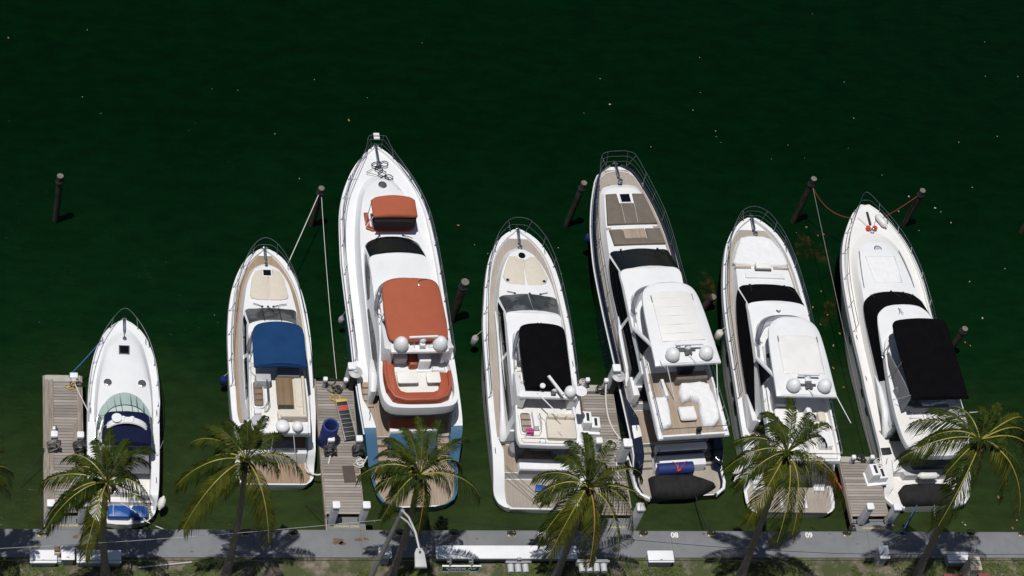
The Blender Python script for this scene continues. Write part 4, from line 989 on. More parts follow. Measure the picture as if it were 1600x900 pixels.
MB().m(M['black']).box((.18, 1.2, 3.75), (.2, .14, .3)).build('rail_lantern', None, b5)
poles(b5, [((-1.0, 3.9, 4.92), (-.42, 2.95, 3.36)), ((1.35, 3.9, 4.92), (1.5, 2.6, 3.5))])
wv = lambda x, y: 3.68 + .05 * mnoise.noise(Vector((x * 2.4, y * 2.1, 3)))
def lumpy(root, out, z0, h, mt, name, amp=.06, sc=2.6, seed=0, bev=.1, step=.09, parent=True):
    """a draped, wrinkled cover over a plan outline"""
    from mathutils.geometry import intersect_point_line
    xs = [p[0] for p in out]; ys = [p[1] for p in out]; n = len(out)
    def inside(x, y):
        c = False; j = n - 1
        for i in range(n):
            if (out[i][1] > y) != (out[j][1] > y) and x < (out[j][0] - out[i][0]) * (y - out[i][1]) / (out[j][1] - out[i][1]) + out[i][0]: c = not c
            j = i
        return c
    def dist(x, y):
        d = 9
        for i in range(n):
            a = Vector((*out[i][:2], 0)); b = Vector((*out[(i + 1) % n][:2], 0)); p = Vector((x, y, 0))
            q, t = intersect_point_line(p, a, b); t = max(0, min(1, t))
            d = min(d, (p - (a + (b - a) * t)).length)
        return d
    bm = bmesh.new()
    vs = [bm.verts.new((p[0], p[1], 0)) for p in out]
    bm.faces.new(vs)
    x = min(xs)
    bmesh.ops.triangulate(bm, faces=bm.faces)
    x0, x1, y0, y1 = min(xs), max(xs), min(ys), max(ys)
    k = x0 + step
    while k < x1:
        bmesh.ops.bisect_plane(bm, geom=bm.verts[:] + bm.edges[:] + bm.faces[:], plane_co=(k, 0, 0), plane_no=(1, 0, 0)); k += step
    k = y0 + step
    while k < y1:
        bmesh.ops.bisect_plane(bm, geom=bm.verts[:] + bm.edges[:] + bm.faces[:], plane_co=(0, k, 0), plane_no=(0, 1, 0)); k += step
    bmesh.ops.remove_doubles(bm, verts=bm.verts, dist=.004)
    for v in bm.verts:
        d = dist(v.co.x, v.co.y)
        e = min(1, d / bev); e = math.sqrt(max(0, 1 - (1 - e) ** 2))
        nz = mnoise.noise(Vector((v.co.x * sc + seed, v.co.y * sc * .8, seed))) + .5 * mnoise.noise(Vector((v.co.x * sc * 2.6, v.co.y * sc * 2.2 + seed, 1)))
        v.co.z = z0 + h * (.25 + .75 * e) + amp * nz * (.3 + .7 * e)
    bd = [e for e in bm.edges if len(e.link_faces) == 1]
    r = bmesh.ops.extrude_edge_only(bm, edges=bd)
    for v in [g for g in r['geom'] if isinstance(g, bmesh.types.BMVert)]: v.co.z = z0
    bmesh.ops.recalc_face_normals(bm, faces=bm.faces)
    me = bpy.data.meshes.new(name); bm.to_mesh(me); bm.free()
    me.materials.append(mt)
    me.polygons.foreach_set('use_smooth', [True] * len(me.polygons))
    o = bpy.data.objects.new(name, me); COL.objects.link(o)
    if root is not None: o.parent = root
    return o
lumpy(b5, [(-.05, 3.72), (.9, 3.78), (1.3, 3.6), (1.42, 2.6), (1.34, 1.75), (1.0, 1.42), (.55, 1.45), (.5, 2.0), (.62, 2.75), (.3, 2.95), (-.12, 2.8), (-.2, 3.3)], 3.33, .38, M['whitecover'], 'covered_sofa', .032, 4.2, 3, .06)
lumpy(b5, [(-1.42, 3.1), (-.82, 3.12), (-.84, 2.3), (-.92, 1.62), (-1.1, 1.5), (-1.46, 1.5), (-1.5, 2.2)], 3.33, .34, M['whitecover'], 'covered_sunpad', .06, 2.3, 8)
MB().m(M['greydk']).box((-.05, 2.2, 3.42), (.6, .62, .18)).build('table_base', None, b5)
lumpy(b5, rect(-.44, .34, 1.84, 2.56, .1), 3.48, .16, M['whitecover'], 'covered_table', .015, 3, 2)
cushion(b5, -.25, 1.25, 3.78, 4.0, 3.33, .5, M['taupe'], 'sofa_back'); cushion(b5, .05, .75, 4.35, 4.8, 3.33, .6, M['greydk'], 'helm_seat')
MB().m(M['white']).slab([(-.95, 3.0), (-.8, 3.0), (-.85, 3.9), (-1.0, 3.9)], 3.33, 3.8, .05).build('companionway_hatch', None, b5)
MB().m(M['white']).slab(rect(-1.05, 1.38, 1.62, 1.95, .05), .95, 1.38, .05).build('cockpit_sofa_back', None, b5)
MB().m(M['white']).slab(rect(-1.15, 1.28, .98, 1.58, .06), .42, 1.02, .05).build('transom', None, b5)
MB().m(M['navyhull']).box((.15, 1.6, 1.05), (2.3, .05, .4)).build('transom_trim', None, b5)
MB().m(M['glass']).box((0, 4.2, 2.0), (3.0, .05, 1.8)).build('aft_door', None, b5)
for sg in (-1, 1): MB().m(M['navyhull']).slab([(sg * 1.72, 1.2), (sg * 1.95, 1.0), (sg * 2.06, 1.6), (sg * 2.0, 3.4), (sg * 1.8, 3.4)], .9, lambda x, y: 1.6 + (y - 2.2) * .05 if y > 2 else 1.1, .08).build('quarter_fairing', None, b5)
bow_rail(b5, H, [(0, 16.9, 3.52), (.5, 16.86, 3.52), (.86, 16.62, 3.5), (1.16, 15.6, 3.42), (1.42, 14.6, 3.35), (1.66, 13.5, 3.25), (1.8, 12.2, 3.1), (1.86, 10.8, 2.95), (1.92, 9.4, 2.8), (1.95, 8.0, 2.7), (1.98, 6.6, 2.6), (2.0, 5.2, 2.5)], mids=(.33, .66))
anchor(b5, 16.55, 2.78); cleats(b5, H, (15.4, 9.0))
MB().m(M['ropedark']).tube([(-1.0, 15.55, 2.56), (-.7, 15.5, 2.56), (-.5, 15.6, 2.56), (-.35, 15.4, 2.57), (-.3, 15.45, 2.6)], [.02, .02, .03, .05, .03], 6).build('bow_line', None, b5)

# things stowed on its stern platform
def outline_boat(L, wd, n=14):
    r = []
    for i in range(n + 1):
        t = i / n; r.append((-L / 2 + L * t, wd / 2 * (1 - max(0, (t - .45) / .55) ** 2.2) * (.86 + .14 * min(1, t * 8))))
    return r + [(x, -y) for x, y in r[::-1][1:]]
td = lumpy(None, outline_boat(3.1, 1.15), 0, .52, M['darkcover'], 'covered_dinghy', .035, 2.0, 4, .3)
td.location = bw(b5, (.06, .12, .46)); td.rotation_euler = (0, 0, b5.rotation_euler.z - .05)
tag(td, 'dinghy under a black cover across the navy yacht\'s stern platform, beside the blue roll', 'dinghy')
o = thing('rolled_mat', 'dark blue rolled foam mat tied with red cord on the navy yacht\'s stern', 'rolled mat', bw(b5, (-.25, .92, .62)), b5.rotation_euler.z)
mb = MB().m(M['bluefoam']); mb.tube([(-.85, 0, .28), (-.84, 0, .28), (.84, 0, .28), (.85, 0, .28)], [.25, .28, .28, .25], 20); mb.build('roll', None, o)
mb = MB().m(M['red'])
for x0, x1 in ((0, .2), (.1, .65), (.1, -.1)):
    mb.tube([(x0 + (x1 - x0) * k / 8, .29 * math.sin(-.9 + 2.2 * k / 8), .28 + .29 * math.cos(-.9 + 2.2 * k / 8)) for k in range(9)], .016, 5)
mb.box((.1, -.22, .48), (.16, .1, .1), .4, .03); mb.build('cord', None, o)
MB().m(M['greydk']).tube([(-.86, .02, .3), (-.86, .02, .36), (-.86, -.05, .33), (-.86, -.02, .24), (-.86, .08, .26), (-.86, .1, .36)], .012, 5).build('roll_edge', None, o)

# ================================================================ white yacht with white hardtop behind the palm
b6 = boat('white hardtop yacht with a white covered foredeck lounge and black windscreen covers', 35.12, 1.52, -0.31)
H = H6 = make_hull(b6, [(-.1, 1.7), (.0, 1.9), (.2, 2.06), (.5, 2.12), (2.3, 2.14), (4, 2.14), (6, 2.12), (8.5, 2.12), (9.7, 2.09), (10.9, 2.0), (12, 1.85), (13.1, 1.6), (14.1, 1.15), (14.6, .72), (14.85, .42), (14.97, .2)],
              [(-.1, .44), (1.0, .48), (1.4, .8), (2.2, 1.4), (2.9, 1.6), (4, 1.66), (6, 1.78), (7.4, 1.86), (9, 1.98), (10.9, 2.12), (12, 2.24), (13.1, 2.32), (14.97, 2.42)],
              [(-.1, .42), (1.55, .42), (1.57, .95), (3.3, .95), (3.35, 1.4), (6, 1.5), (9, 1.72), (10.9, 1.9), (12, 2.02), (13.1, 2.1), (14.97, 2.22)],
              [(-.1, .12), (1.0, .14), (1.4, .5), (3.0, .46), (3.6, .22), (13.0, .2), (14.97, .26)], M['white'], stripe=M['greyhull'], rake=1.3)
rub_rail(b6, H, M['steel'], 1.6, .032); portlights(b6, H, (5.0, 6.0, 7.6), h=.16, ln=.8)
deck_sheet(b6, H, 3.4, 14.4, M['teakgrey']); deck_sheet(b6, H, -.06, 1.5, M['teakgrey'], 'swim_platform', gap=0); deck_sheet(b6, H, 1.6, 3.28, M['teaktan'], 'cockpit_floor')
MB().m(M['teakgrey']).slab([(-1.68, -.14), (1.62, -.14), (1.62, .6), (-1.68, .6)], .5, .58, .02).build('platform_lift', None, b6)
for x in (-.52, .62): MB().m(M['white']).box((x, .35, .64), (.14, .66, .12), 0, .04).build('dinghy_chock', None, b6)
tkb = [(0, 13.98, 2.16), (.5, 13.92, 2.15), (.88, 13.7, 2.13), (1.2, 12.9, 2.08), (1.36, 12.2, 2.03), (1.46, 10.9, 1.9), (1.58, 9.4, 1.76), (1.68, 7, 1.58), (1.72, 3.6, 1.42, 1), (0, 3.6, 1.42)]
tkt = [(0, 13.8, 2.4), (.44, 13.74, 2.4), (.78, 13.54, 2.4), (1.1, 12.8, 2.42), (1.26, 12.15, 2.44), (1.38, 10.9, 2.5), (1.5, 9.4, 2.42), (1.6, 7, 2.3), (1.64, 3.62, 2.2, 1), (0, 3.62, 2.2)]
body(MB(), [tkb, tkt], [M['white']], 5, .03, cols=10).build('coachroof', None, b6, sharp=45)
lumpy(b6, [(-.80, 13.72), (-.3, 13.84), (.3, 13.84), (.78, 13.68), (1.12, 13.0), (1.36, 12.25), (1.2, 12.12), (.5, 12.06), (-.5, 12.06), (-1.25, 12.12), (-1.4, 12.28), (-1.12, 13.0)], 2.42, .17, M['whitecover'], 'covered_lounge', .022, 3.0, 5, .12)
MB().m(M['greydk']).box((0, 11.88, 2.58), (.8, .2, .08)).build('seat_base', None, b6)
MB().m(M['whitevinyl']).box((0, 11.98, 2.68), (.74, .32, .12), 0, .05).build('foredeck_seat', None, b6)
for sg in (-1, 1): MB().m(M['teakgrey']).box((sg * .95, 11.98, 2.5), (.8, .12, .04)).build('foredeck_step', None, b6)
MB().m(M['white']).slab([(-.95, 11.35), (1.0, 11.35), (.95, 11.62), (-.9, 11.62)], 2.52, 2.6, .03).build('sunpad', None, b6)
hb = [(0, 10.98, 2.62), (.75, 10.93, 2.62), (1.4, 10.74, 2.56), (1.62, 9.6, 2.3), (1.72, 7.6, 2.1), (1.74, 5.5, 2.0), (1.72, 3.7, 1.9, 1), (0, 3.7, 1.9)]
ht = [(0, 9.45, 3.42), (.7, 9.42, 3.4), (1.36, 9.3, 3.3), (1.38, 8.8, 3.27), (1.4, 7.4, 3.22), (1.48, 5.5, 3.16), (1.55, 3.7, 3.1, 1), (0, 3.7, 3.1)]
body(MB(), [hb, ht], [M['white']], 5, .08).build('deckhouse', None, b6)
mb = MB(); panel(mb, hb, ht, -1.96, 1.96, .03, .97, M['blackcanvas'], .015, 24); mb.build('windscreen_cover', None, b6)
for sg in (-1, 1):
    mb = MB(); panel(mb, hb, ht, sg * 2.08, sg * 5.8, lambda s: .02 + .05 * max(0, abs(s) - 5), lambda s: .82 if abs(s) < 4.6 else .82 - .35 * (abs(s) - 4.6), M['blackcanvas'], .015, 26); mb.build('side_window_cover', None, b6)
    MB().m(M['white']).slab([(sg * 1.62, 3.5), (sg * 1.9, 3.5), (sg * 1.82, 5.2), (sg * 1.72, 5.2)], 1.42, lambda x, y: 2.5 - (y - 3.5) * .25, .06).build('side_bulwark', None, b6)
wipers(b6, [((-.85, 10.88, 2.68), (-.95, 10.25, 2.98)), ((.85, 10.86, 2.68), (1.3, 10.3, 2.86))])
MB().m(M['steel']).tube([(-.1, 8.95, 3.42), (0, 8.85, 3.46), (.1, 8.95, 3.42)], .03, 6).build('horn', None, b6)
fk = [(0, 8.55), (.75, 8.45), (1.2, 8.05), (1.42, 6.3), (1.58, 4.2), (1.66, 1.3), (1.6, .98, 1), (0, .98)]
flybridge(b6, fk, 2.92, [3.66, 3.66, 3.62, 3.6, 3.45, 3.3, 3.2, 3.2], 3.14, .09)
fa = [(0, 8.5, 3.66), (.72, 8.38, 3.66), (1.15, 8.0, 3.62), (1.34, 6.9, 3.6)]; fb = [(0, 8.2, 4.1), (.68, 8.1, 4.1), (1.08, 7.75, 4.05), (1.26, 6.8, 3.85)]
mb = MB(); panel(mb, fa, fb, -2.95, 2.95, 0, 1, M['smoke'], .01, 24); fw = mb.build('fly_windscreen', None, b6)
h = half(fb, 6); MB().m(M['darksteel']).tube([(-p.x, p.y, p.z) for p in h[::-1]] + [tuple(p) for p in h[1:]], .02, 6).build('screen_rail', None, fw)
hk = [(0, 7.72, 4.72), (.62, 7.62, 4.72), (1.12, 7.18, 4.7), (1.3, 6.2, 4.68), (1.42, 3.45, 4.68, 1), (0, 3.42, 4.72)]
ho = body(MB(), [[(a[0], a[1], a[2] - .12) + tuple(a[3:]) for a in hk], hk, inset_keys(hk, .06, .04)], [M['white']] * 2, 6, .06, True).build('hardtop', None, b6, sharp=50)
lumpy(ho, [(-.92, 6.5), (-.4, 6.7), (.5, 6.7), (1.02, 6.5), (1.04, 4.6), (-.92, 4.55)], 4.74, .07, M['cream'], 'sunroof_fabric', .022, 1.8, 6, .05)
for x in (-.88, .98): MB().m(M['greydk']).box((x, 6.42, 4.84), (.03, .3, .03)).build('sunroof_latch', None, ho)
for x in (-.66, .8): dome(b6, x, 3.82, 4.78, .32, .58)
MB().m(M['greydk']).box((.1, 3.95, 4.84), (.7, .10, .10)).box((.1, 3.85, 4.86), (.3, .28, .2)).build('mast_base', None, b6)
radar_bar(b6, .12, 4.35, 4.76, 1.0, 0)
MB().m(M['white']).box((.1, 4.12, 4.98), (.3, .12, .1)).build('mast_head', None, b6)
for a, b in (((-.35, 4.05, 4.8), (-.3, 3.7, 5.0)), ((.1, 3.7, 4.8), (.25, 3.3, 5.0)), ((1.35, 3.6, 4.7), (1.9, 2.2, 4.5))): antenna(b6, a, b, .016)
for sg in (-1, 1):
    MB().m(M['white']).tube([tuple((sg * v[0], v[1], v[2])) for v in ((1.56, 6.2, 3.52), (1.28, 4.4, 4.66))], [.10, .09], 8).build('arch_leg', None, b6)
    tri = [Vector((sg * v[0], v[1], v[2])) for v in ((1.56, 5.95, 3.56), (1.34, 4.75, 4.5), (1.58, 4.75, 3.46))]
    gm = MB().m(M['glass']); off = Vector((sg * .02, 0, 0)); gm.add([tuple(v) for v in tri] + [tuple(v - off) for v in tri], [[0, 1, 2], [5, 4, 3], [0, 3, 4, 1], [1, 4, 5, 2], [2, 5, 3, 0]]); gm.build('wind_deflector', None, b6)
    MB().m(M['steel']).tube([(sg * 1.5, 4.5, 3.8), (sg * 1.54, 3.0, 3.75), (sg * 1.58, 1.3, 3.7), (sg * 1.56, 1.1, 3.66)], .02, 6).build('fly_rail', None, b6)
    for y in (3.9, 3.2, 2.5, 1.8, 1.2): MB().m(M['steel']).tube([(sg * 1.55, y, 3.2), (sg * 1.55, y, 3.74)], .015, 5).build('rail_post', None, b6)
MB().m(M['steel']).tube([(-1.55, 1.1, 3.66), (1.55, 1.1, 3.66)], .02, 6).build('aft_rail', None, b6)
cushion(b6, -1.15, 0, 1.9, 3.6, 3.14, .3, M['whitevinyl'], 'fly_sunpad', .06, .15); cushion(b6, -1.15, -.1, 3.65, 4.4, 3.14, .55, M['greylt'], 'fly_sofa')
lumpy(b6, [(-1.1, 7.0), (-.72, 7.0), (-.72, 5.6), (-1.1, 5.6)], 3.15, .4, M['whitecover'], 'covered_helm_seat', .1, 5, 3)
for x in (-.98, -.85): MB().m(M['black']).lathe([(.1, 0), (.12, .1), (.06, .2), (0, .2)], (x, 6.3, 3.5), 10).build('helm_chair', None, b6)
cushion(b6, .3, .55, 2.2, 3.6, 3.14, .5, M['white'], 'companionway_hatch'); MB().m(M['white']).slab(rect(.7, 1.3, 1.6, 2.9), 3.14, 3.5, .05).build('wet_bar', None, b6)
cushion(b6, .85, 1.2, 2.9, 3.4, 3.14, .4, M['beige'], 'fly_stool')
MB().m(M['white']).slab(rect(-1.2, 1.3, 1.5, 2.0, .08), .94, 1.4, .05).build('cockpit_sofa', None, b6)
MB().m(M['glass']).box((0, 3.5, 1.9), (3.0, .05, 1.7)).build('aft_door', None, b6)
for sg in (-1, 1):
    for k in range(3): MB().m(M['white']).box((sg * 1.45, 1.1 + .2 * k, .42 + .09 * (k + 1)), (.5, .2, .18 * (k + 1)), 0, .02).build('transom_step', None, b6)
bow_rail(b6, H, [(0, 15.2, 3.05), (.62, 14.92, 3.05), (1.0, 14.35, 3.02), (1.35, 13.6, 2.95), (1.66, 12.3, 2.85), (1.85, 11.0, 2.72), (1.98, 9.7, 2.6), (2.02, 8.2, 2.48), (2.04, 6.7, 2.4), (2.04, 5.2, 2.3)], mids=(.33, .66))
anchor(b6, 14.9, 2.44); cleats(b6, H, (13.2, 7.6))

# ================================================================ white yacht far right with large black bimini
b7 = boat('white yacht with an orange-red windlass and large black bimini, furthest right', 41.81, 1.98, 2.27)
H = H7 = make_hull(b7, [(-.2, 1.3), (-.1, 1.7), (.1, 1.98), (.45, 2.14), (1.7, 2.16), (3.45, 2.17), (5, 2.18), (6.5, 2.14), (8.1, 2.14), (9.6, 2.12), (10.9, 2.08), (12.2, 1.93), (13.4, 1.62), (14.4, 1.16), (15.1, .72), (15.4, .42), (15.56, .22)],
              [(-.2, .5), (.3, .54), (.7, .85), (1.7, 1.3), (2.3, 1.48), (3.45, 1.55), (5, 1.62), (8.1, 1.8), (9.6, 1.93), (10.9, 2.08), (12.2, 2.2), (13.4, 2.28), (15.56, 2.42)],
              [(-.2, .48), (1.4, .48), (1.42, .9), (3.3, .9), (3.35, 1.4), (5, 1.46), (8.1, 1.66), (9.6, 1.82), (10.9, 1.98), (12.2, 2.12), (13.4, 2.22), (15.56, 2.38)],
              [(-.2, .1), (.3, .12), (.7, .48), (2.6, .46), (3.3, .12), (15.56, .12)], M['white'], stripe=M['greyhull'], capm=M['cream'], deckm=M['cream'], rake=1.4)
rub_rail(b7, H, M['steel'], .6, .028); portlights(b7, H, (4.6, 5.6, 8.5), h=.1)
deck_sheet(b7, H, -.16, 1.4, M['nonskid'], 'swim_platform', gap=0); deck_sheet(b7, H, 1.46, 3.3, M['nonskid'], 'cockpit_floor')
for sg in (-1, 1):
    MB().m(M['white']).slab([(sg * x, y) for x, y in [(1.25, -.3), (1.8, -.12), (2.08, .2), (2.22, .6), (2.24, 1.6), (2.14, 1.62), (2.1, .68), (1.96, .3), (1.74, .06), (1.24, -.12)]], .34, .56, .05).build('platform_edge', None, b7)
tkb = [(0, 13.98, 2.26), (.5, 13.85, 2.25), (.92, 13.5, 2.23), (1.3, 12.75, 2.18), (1.5, 11.6, 2.07), (1.6, 10, 1.88), (1.66, 8, 1.68), (1.68, 5.4, 1.5), (1.66, 3.1, 1.42, 1), (0, 3.1, 1.42)]
tkt = [(0, 13.4, 2.4), (.42, 13.3, 2.41), (.78, 13.0, 2.43), (1.1, 12.4, 2.45), (1.3, 11.5, 2.46), (1.44, 10, 2.44), (1.54, 8, 2.3), (1.58, 5.4, 2.15), (1.58, 3.12, 2.05, 1), (0, 3.12, 2.05)]
body(MB(), [tkb, [((a[0] * .35 + b[0] * .65), a[1] * .35 + b[1] * .65, a[2] * .25 + b[2] * .75) + tuple(a[3:]) for a, b in zip(tkb, tkt)], tkt], [M['cream']] * 2, 5, .08, cols=10, topmat=M['white']).build('coachroof', None, b7, sharp=50)
lumpy(b7, [(-.8, 12.42), (.72, 12.42), (.76, 11.5), (.72, 10.85), (-.3, 10.78), (-.68, 10.85)], 2.50, .07, M['whitecover'], 'sunpad', .012, 2.5, 3, .05)
hatch(b7, -.02, 12.86, 2.46, .2, .2, M['greylt'], True, M['steel'])
for sg in (-1, 1):
    MB().m(M['darksteel']).tube([(sg * 1.02, 12.75, 2.5), (sg * 1.14, 12.0, 2.52), (sg * 1.24, 11.2, 2.52), (sg * 1.28, 10.6, 2.5)], .016, 5).build('grab_rail', None, b7)
hb = [(0, 10.34, 2.52), (.58, 10.3, 2.52), (1.08, 10.14, 2.5), (1.52, 9.66, 2.44), (1.62, 8.2, 2.25), (1.66, 5.6, 2.08), (1.64, 3.2, 1.95, 1), (0, 3.2, 1.95)]
ht = [(0, 9.06, 3.3), (.55, 9.03, 3.28), (.98, 8.88, 3.24), (1.34, 8.45, 3.14), (1.42, 7.2, 3.0), (1.5, 5.2, 2.85), (1.55, 3.2, 2.75, 1), (0, 3.2, 2.75)]
body(MB(), [hb, ht], [M['white']], 5, .06).build('deckhouse', None, b7)
mb = MB(); panel(mb, hb, ht, -5.0, 5.0, lambda s: .0 + .05 * max(0, abs(s) - 3), lambda s: .97 - .12 * max(0, abs(s) - 3.2), M['blackcanvas'], .016, 54); mb.build('windscreen_cover', None, b7)
wipers(b7, [((-1.05, 10.12, 2.56), (-1.0, 9.9, 2.72)), ((0, 10.34, 2.58), (.25, 9.8, 2.86)), ((.6, 10.26, 2.58), (.8, 9.75, 2.82)), ((1.05, 10.12, 2.56), (1.15, 9.85, 2.7))])
MB().m(M['steel']).tube([(-.28, 8.85, 3.34), (-.12, 8.5, 3.38), (-.2, 8.85, 3.36), (-.3, 8.55, 3.38)], .018, 5).build('horn', None, b7)
fk = [(0, 7.75), (.8, 7.62), (1.32, 7.1), (1.56, 5.9), (1.74, 3.4), (1.62, 1.8), (1.2, 1.2), (.6, 1.02), (0, 1.0)]
flybridge(b7, fk, 2.62, [3.2, 3.2, 3.15, 3.08, 3.02, 2.98, 2.96, 2.95, 2.95], 2.78, .09)
canopy(b7, [(0, 7.5, 4.5), (1.1, 7.42, 4.46), (1.34, 7.2, 4.42), (1.38, 5.5, 4.38), (1.38, 3.18, 4.4, 1), (0, 3.18, 4.5)], M['blackcanvas'], crown=.08, sag=.015, feet=[(1.32, 7.0, 4.4, 1.4, 6.4, 3.1), (1.36, 5.2, 4.4, 1.6, 5.2, 3.1), (1.36, 3.4, 4.4, 1.66, 4.0, 3.05)], seed=9)
MB().m(M['greycanvas']).slab([(-1.36, 3.4), (-1.3, 3.4), (-1.34, 6.4), (-1.4, 6.4)], 3.0, lambda x, y: 4.3 - max(0, y - 5.2) * .8, .01).build('side_curtain', None, b7)
MB().m(M['greycanvas']).slab([(-1.44, 4.6), (-1.22, 3.6), (-.8, 3.4), (.9, 3.38), (.9, 3.6), (-.7, 3.62), (-1.1, 3.8), (-1.3, 4.6)], 2.8, 3.25, .06).build('sofa_cover', None, b7)
lumpy(b7, [(-.5, 3.5), (-.15, 3.42), (.9, 3.6), (1.0, 4.1), (-.3, 4.2), (-.5, 4.0)], 2.8, .6, M['greylt'], 'bundled_curtain', .1, 3, 4)
cushion(b7, .1, 1.4, 1.6, 3.1, 2.78, .26, M['whitevinyl'], 'fly_sunpad'); cushion(b7, -.15, -.02, 1.4, 3.3, 2.78, .3, M['white'], 'companionway_hatch')
MB().m(M['steel']).tube([(-1.0, 3.1, 2.8), (-1.0, 3.1, 3.25), (-.5, 3.1, 3.25), (-.5, 2.3, 3.25), (-.95, 2.2, 3.25), (-.95, 2.2, 2.8)], .016, 6).build('handrail', None, b7)
MB().m(M['white']).slab(rect(.9, 1.4, 3.2, 3.55), 2.9, 3.3, .06).build('life_raft', None, b7)
antenna(b7, (1.45, 3.2, 3.05), (1.75, 2.6, 4.1), .02)
MB().m(M['steel']).tube([(-1.62, 6.6, 3.1), (-1.62, 6.4, 3.2), (-1.1, 7.0, 3.3)], .014, 5).lathe([(.08, 0), (.09, .06), (0, .1)], (-1.6, 6.3, 3.1), 10).build('searchlight', None, b7)
for sg in (-1, 1):
    MB().m(M['white']).tube([(sg * 1.62, 6.0, 1.9), (sg * 1.7, 5.2, 2.1), (sg * 1.74, 4.0, 2.05), (sg * 1.74, 3.3, 1.7), (sg * 1.7, 3.1, 1.3)], [.05, .1, .15, .16, .13], 10).build('side_fairing', None, b7)
    cleat(b7, sg * 1.95, 1.75, 1.34, 1.2)
MB().m(M['black']).box((-1.9, 2.2, 1.5), (.46, .34, .06), .05, .02).build('fender_pad', None, b7)
MB().m(M['white']).slab([(-1.62, 1.3), (-1.2, 1.5), (-1.15, 1.95), (-1.55, 1.95)], .9, 1.12, .03).build('stern_seat', None, b7)
MB().m(M['greydk']).slab(rect(-.6, 1.35, 1.5, 1.95, .1), .9, 1.25, .06).build('cockpit_sofa', None, b7)
MB().m(M['greylt']).slab([(-1.1, 1.42), (1.2, 1.42), (1.2, 1.2), (-1.0, 1.2)], .48, .95, .03).build('transom', None, b7)
MB().m(M['glass']).box((0, 3.0, 1.8), (2.8, .05, 1.5)).build('aft_door', None, b7)
td = lumpy(None, [(-1.35, -.55), (1.2, -.55), (1.3, .0), (1.1, .48), (-.4, .55), (-1.1, .5), (-1.4, .2)], 0, .45, M['darkcover'], 'covered_dinghy', .05, 2.0, 7, .3)
td.location = bw(b7, (0, .35, .5)); td.rotation_euler = b7.rotation_euler
tag(td, 'dinghy under a black cover on the rightmost yacht\'s stern, below a white fender', 'dinghy')
bow_rail(b7, H, [(.0, 15.95, 2.92), (.52, 15.25, 2.9), (1.2, 13.95, 2.85), (1.62, 12.8, 2.76), (1.88, 11.4, 2.64), (1.98, 9.9, 2.5), (2.0, 8.6, 2.38)], mids=(.45,), mt=M['steel'])
MB().m(M['black']).box((-.0, 14.75, 2.4), (.1, .75, .05)).build('anchor_slot', None, b7)
w_ = MB().m(M['red']).lathe([(.11, 0), (.13, .08), (.08, .15), (0, .16)], (-.18, 14.15, 2.37), 12).lathe([(.11, 0), (.13, .08), (.08, .15), (0, .16)], (.16, 14.15, 2.37), 12).build('windlass', None, b7)
MB().m(M['steel']).lathe([(.09, 0), (.1, .15), (.04, .22), (0, .23)], (0, 14.0, 2.37), 12).build('capstan', None, b7)
mb = MB().m(M['steel']).tube([(-.1, 14.2, 2.42), (-.55, 14.8, 2.4)], .012, 5).tube([(.1, 14.2, 2.42), (.42, 14.8, 2.42)], .012, 5); mb.build('chain', None, b7)
cleats(b7, H, (14.6, 8.2, 6.0))

# ---------------------------------------------------------------- fenders and small things hanging on the boats
def fender(loc, ln, r, mt, label, axis=(0, 0, 1), line=None):
    o = MB().m(mt).lathe([(0, 0), (r * .3, .0), (r * .35, .05), (r * .8, .12), (r, .2), (r, ln - .2), (r * .8, ln - .12), (r * .35, ln - .05), (r * .3, ln), (0, ln)], (0, 0, 0), 14, axis).build('fender', None, None, loc=loc)
    tag(o, label, 'fender', 'fenders hanging on the yachts')
    if line: MB().m(M['ropewhite']).tube([(axis[0] * ln, axis[1] * ln, axis[2] * ln), tuple(Vector(line) - Vector(loc))], .012, 5).build('lanyard', None, o)
    return o
fender(bw(b2, (-2.02, 5.0, .45)), .75, .17, M['bluefoam'], 'blue fender hanging on the left side of the blue-canopied yacht', line=bw(b2, (-1.85, 5.0, 1.55)))
fender(bw(b3, (-2.42, 9.3, .7)), .6, .13, M['greylt'], 'grey fender hanging on the left side of the orange-canopied yacht', line=bw(b3, (-2.25, 9.3, 1.95)))
fender(bw(b4, (-2.28, 8.45, .5)), .8, .16, M['greylt'], 'grey fender hanging on the left side of the black-canopied middle yacht', line=bw(b4, (-2.0, 8.5, 1.8)))
fender(bw(b5, (-1.72, 13.4, 1.0)), .75, .17, M['bluefoam'], 'blue fender hanging near the bow of the navy-hulled yacht', line=bw(b5, (-1.85, 13.4, 2.4)))
fender(bw(b5, (-2.42, 2.1, .15)), .55, .24, M['fender'], 'fat white fender between the navy yacht\'s stern and the dock', line=bw(b5, (-2.1, 2.1, 1.4)))
fender(bw(b5, (-2.35, 5.5, .5)), .75, .16, M['greylt'], 'grey and white fender on the navy yacht beside the dock\'s tall corner post', line=bw(b5, (-2.1, 5.5, 1.8)))
fender(bw(b6, (-2.3, 8.9, .9)), .8, .18, M['fender'], 'white fender on the left side of the yacht with black windscreen covers', line=bw(b6, (-2.1, 8.95, 1.95)))
fender(bw(b6, (-2.62, 1.35, .7)), .75, .16, M['fender'], 'lower of two white fenders at the left stern of the hardtop yacht behind a palm', axis=(.85, .45, .2), line=bw(b6, (-1.95, 1.9, 1.2)))
fender(bw(b6, (-2.62, 1.75, .75)), .7, .15, M['fender'], 'upper of two white fenders at the left stern of the hardtop yacht behind a palm', axis=(.85, .45, .2), line=bw(b6, (-1.95, 2.2, 1.3)))
fender(bw(b1, (1.55, .3, .7)), .62, .16, M['fender'], 'white fender standing at the right stern corner of the smallest boat', axis=(.25, .65, .5))
fender(bw(b7, (.36, 14.9, 2.5)), .85, .16, M['fender'], 'white fender lying on the foredeck of the rightmost yacht', axis=(.5, -.82, -.02))
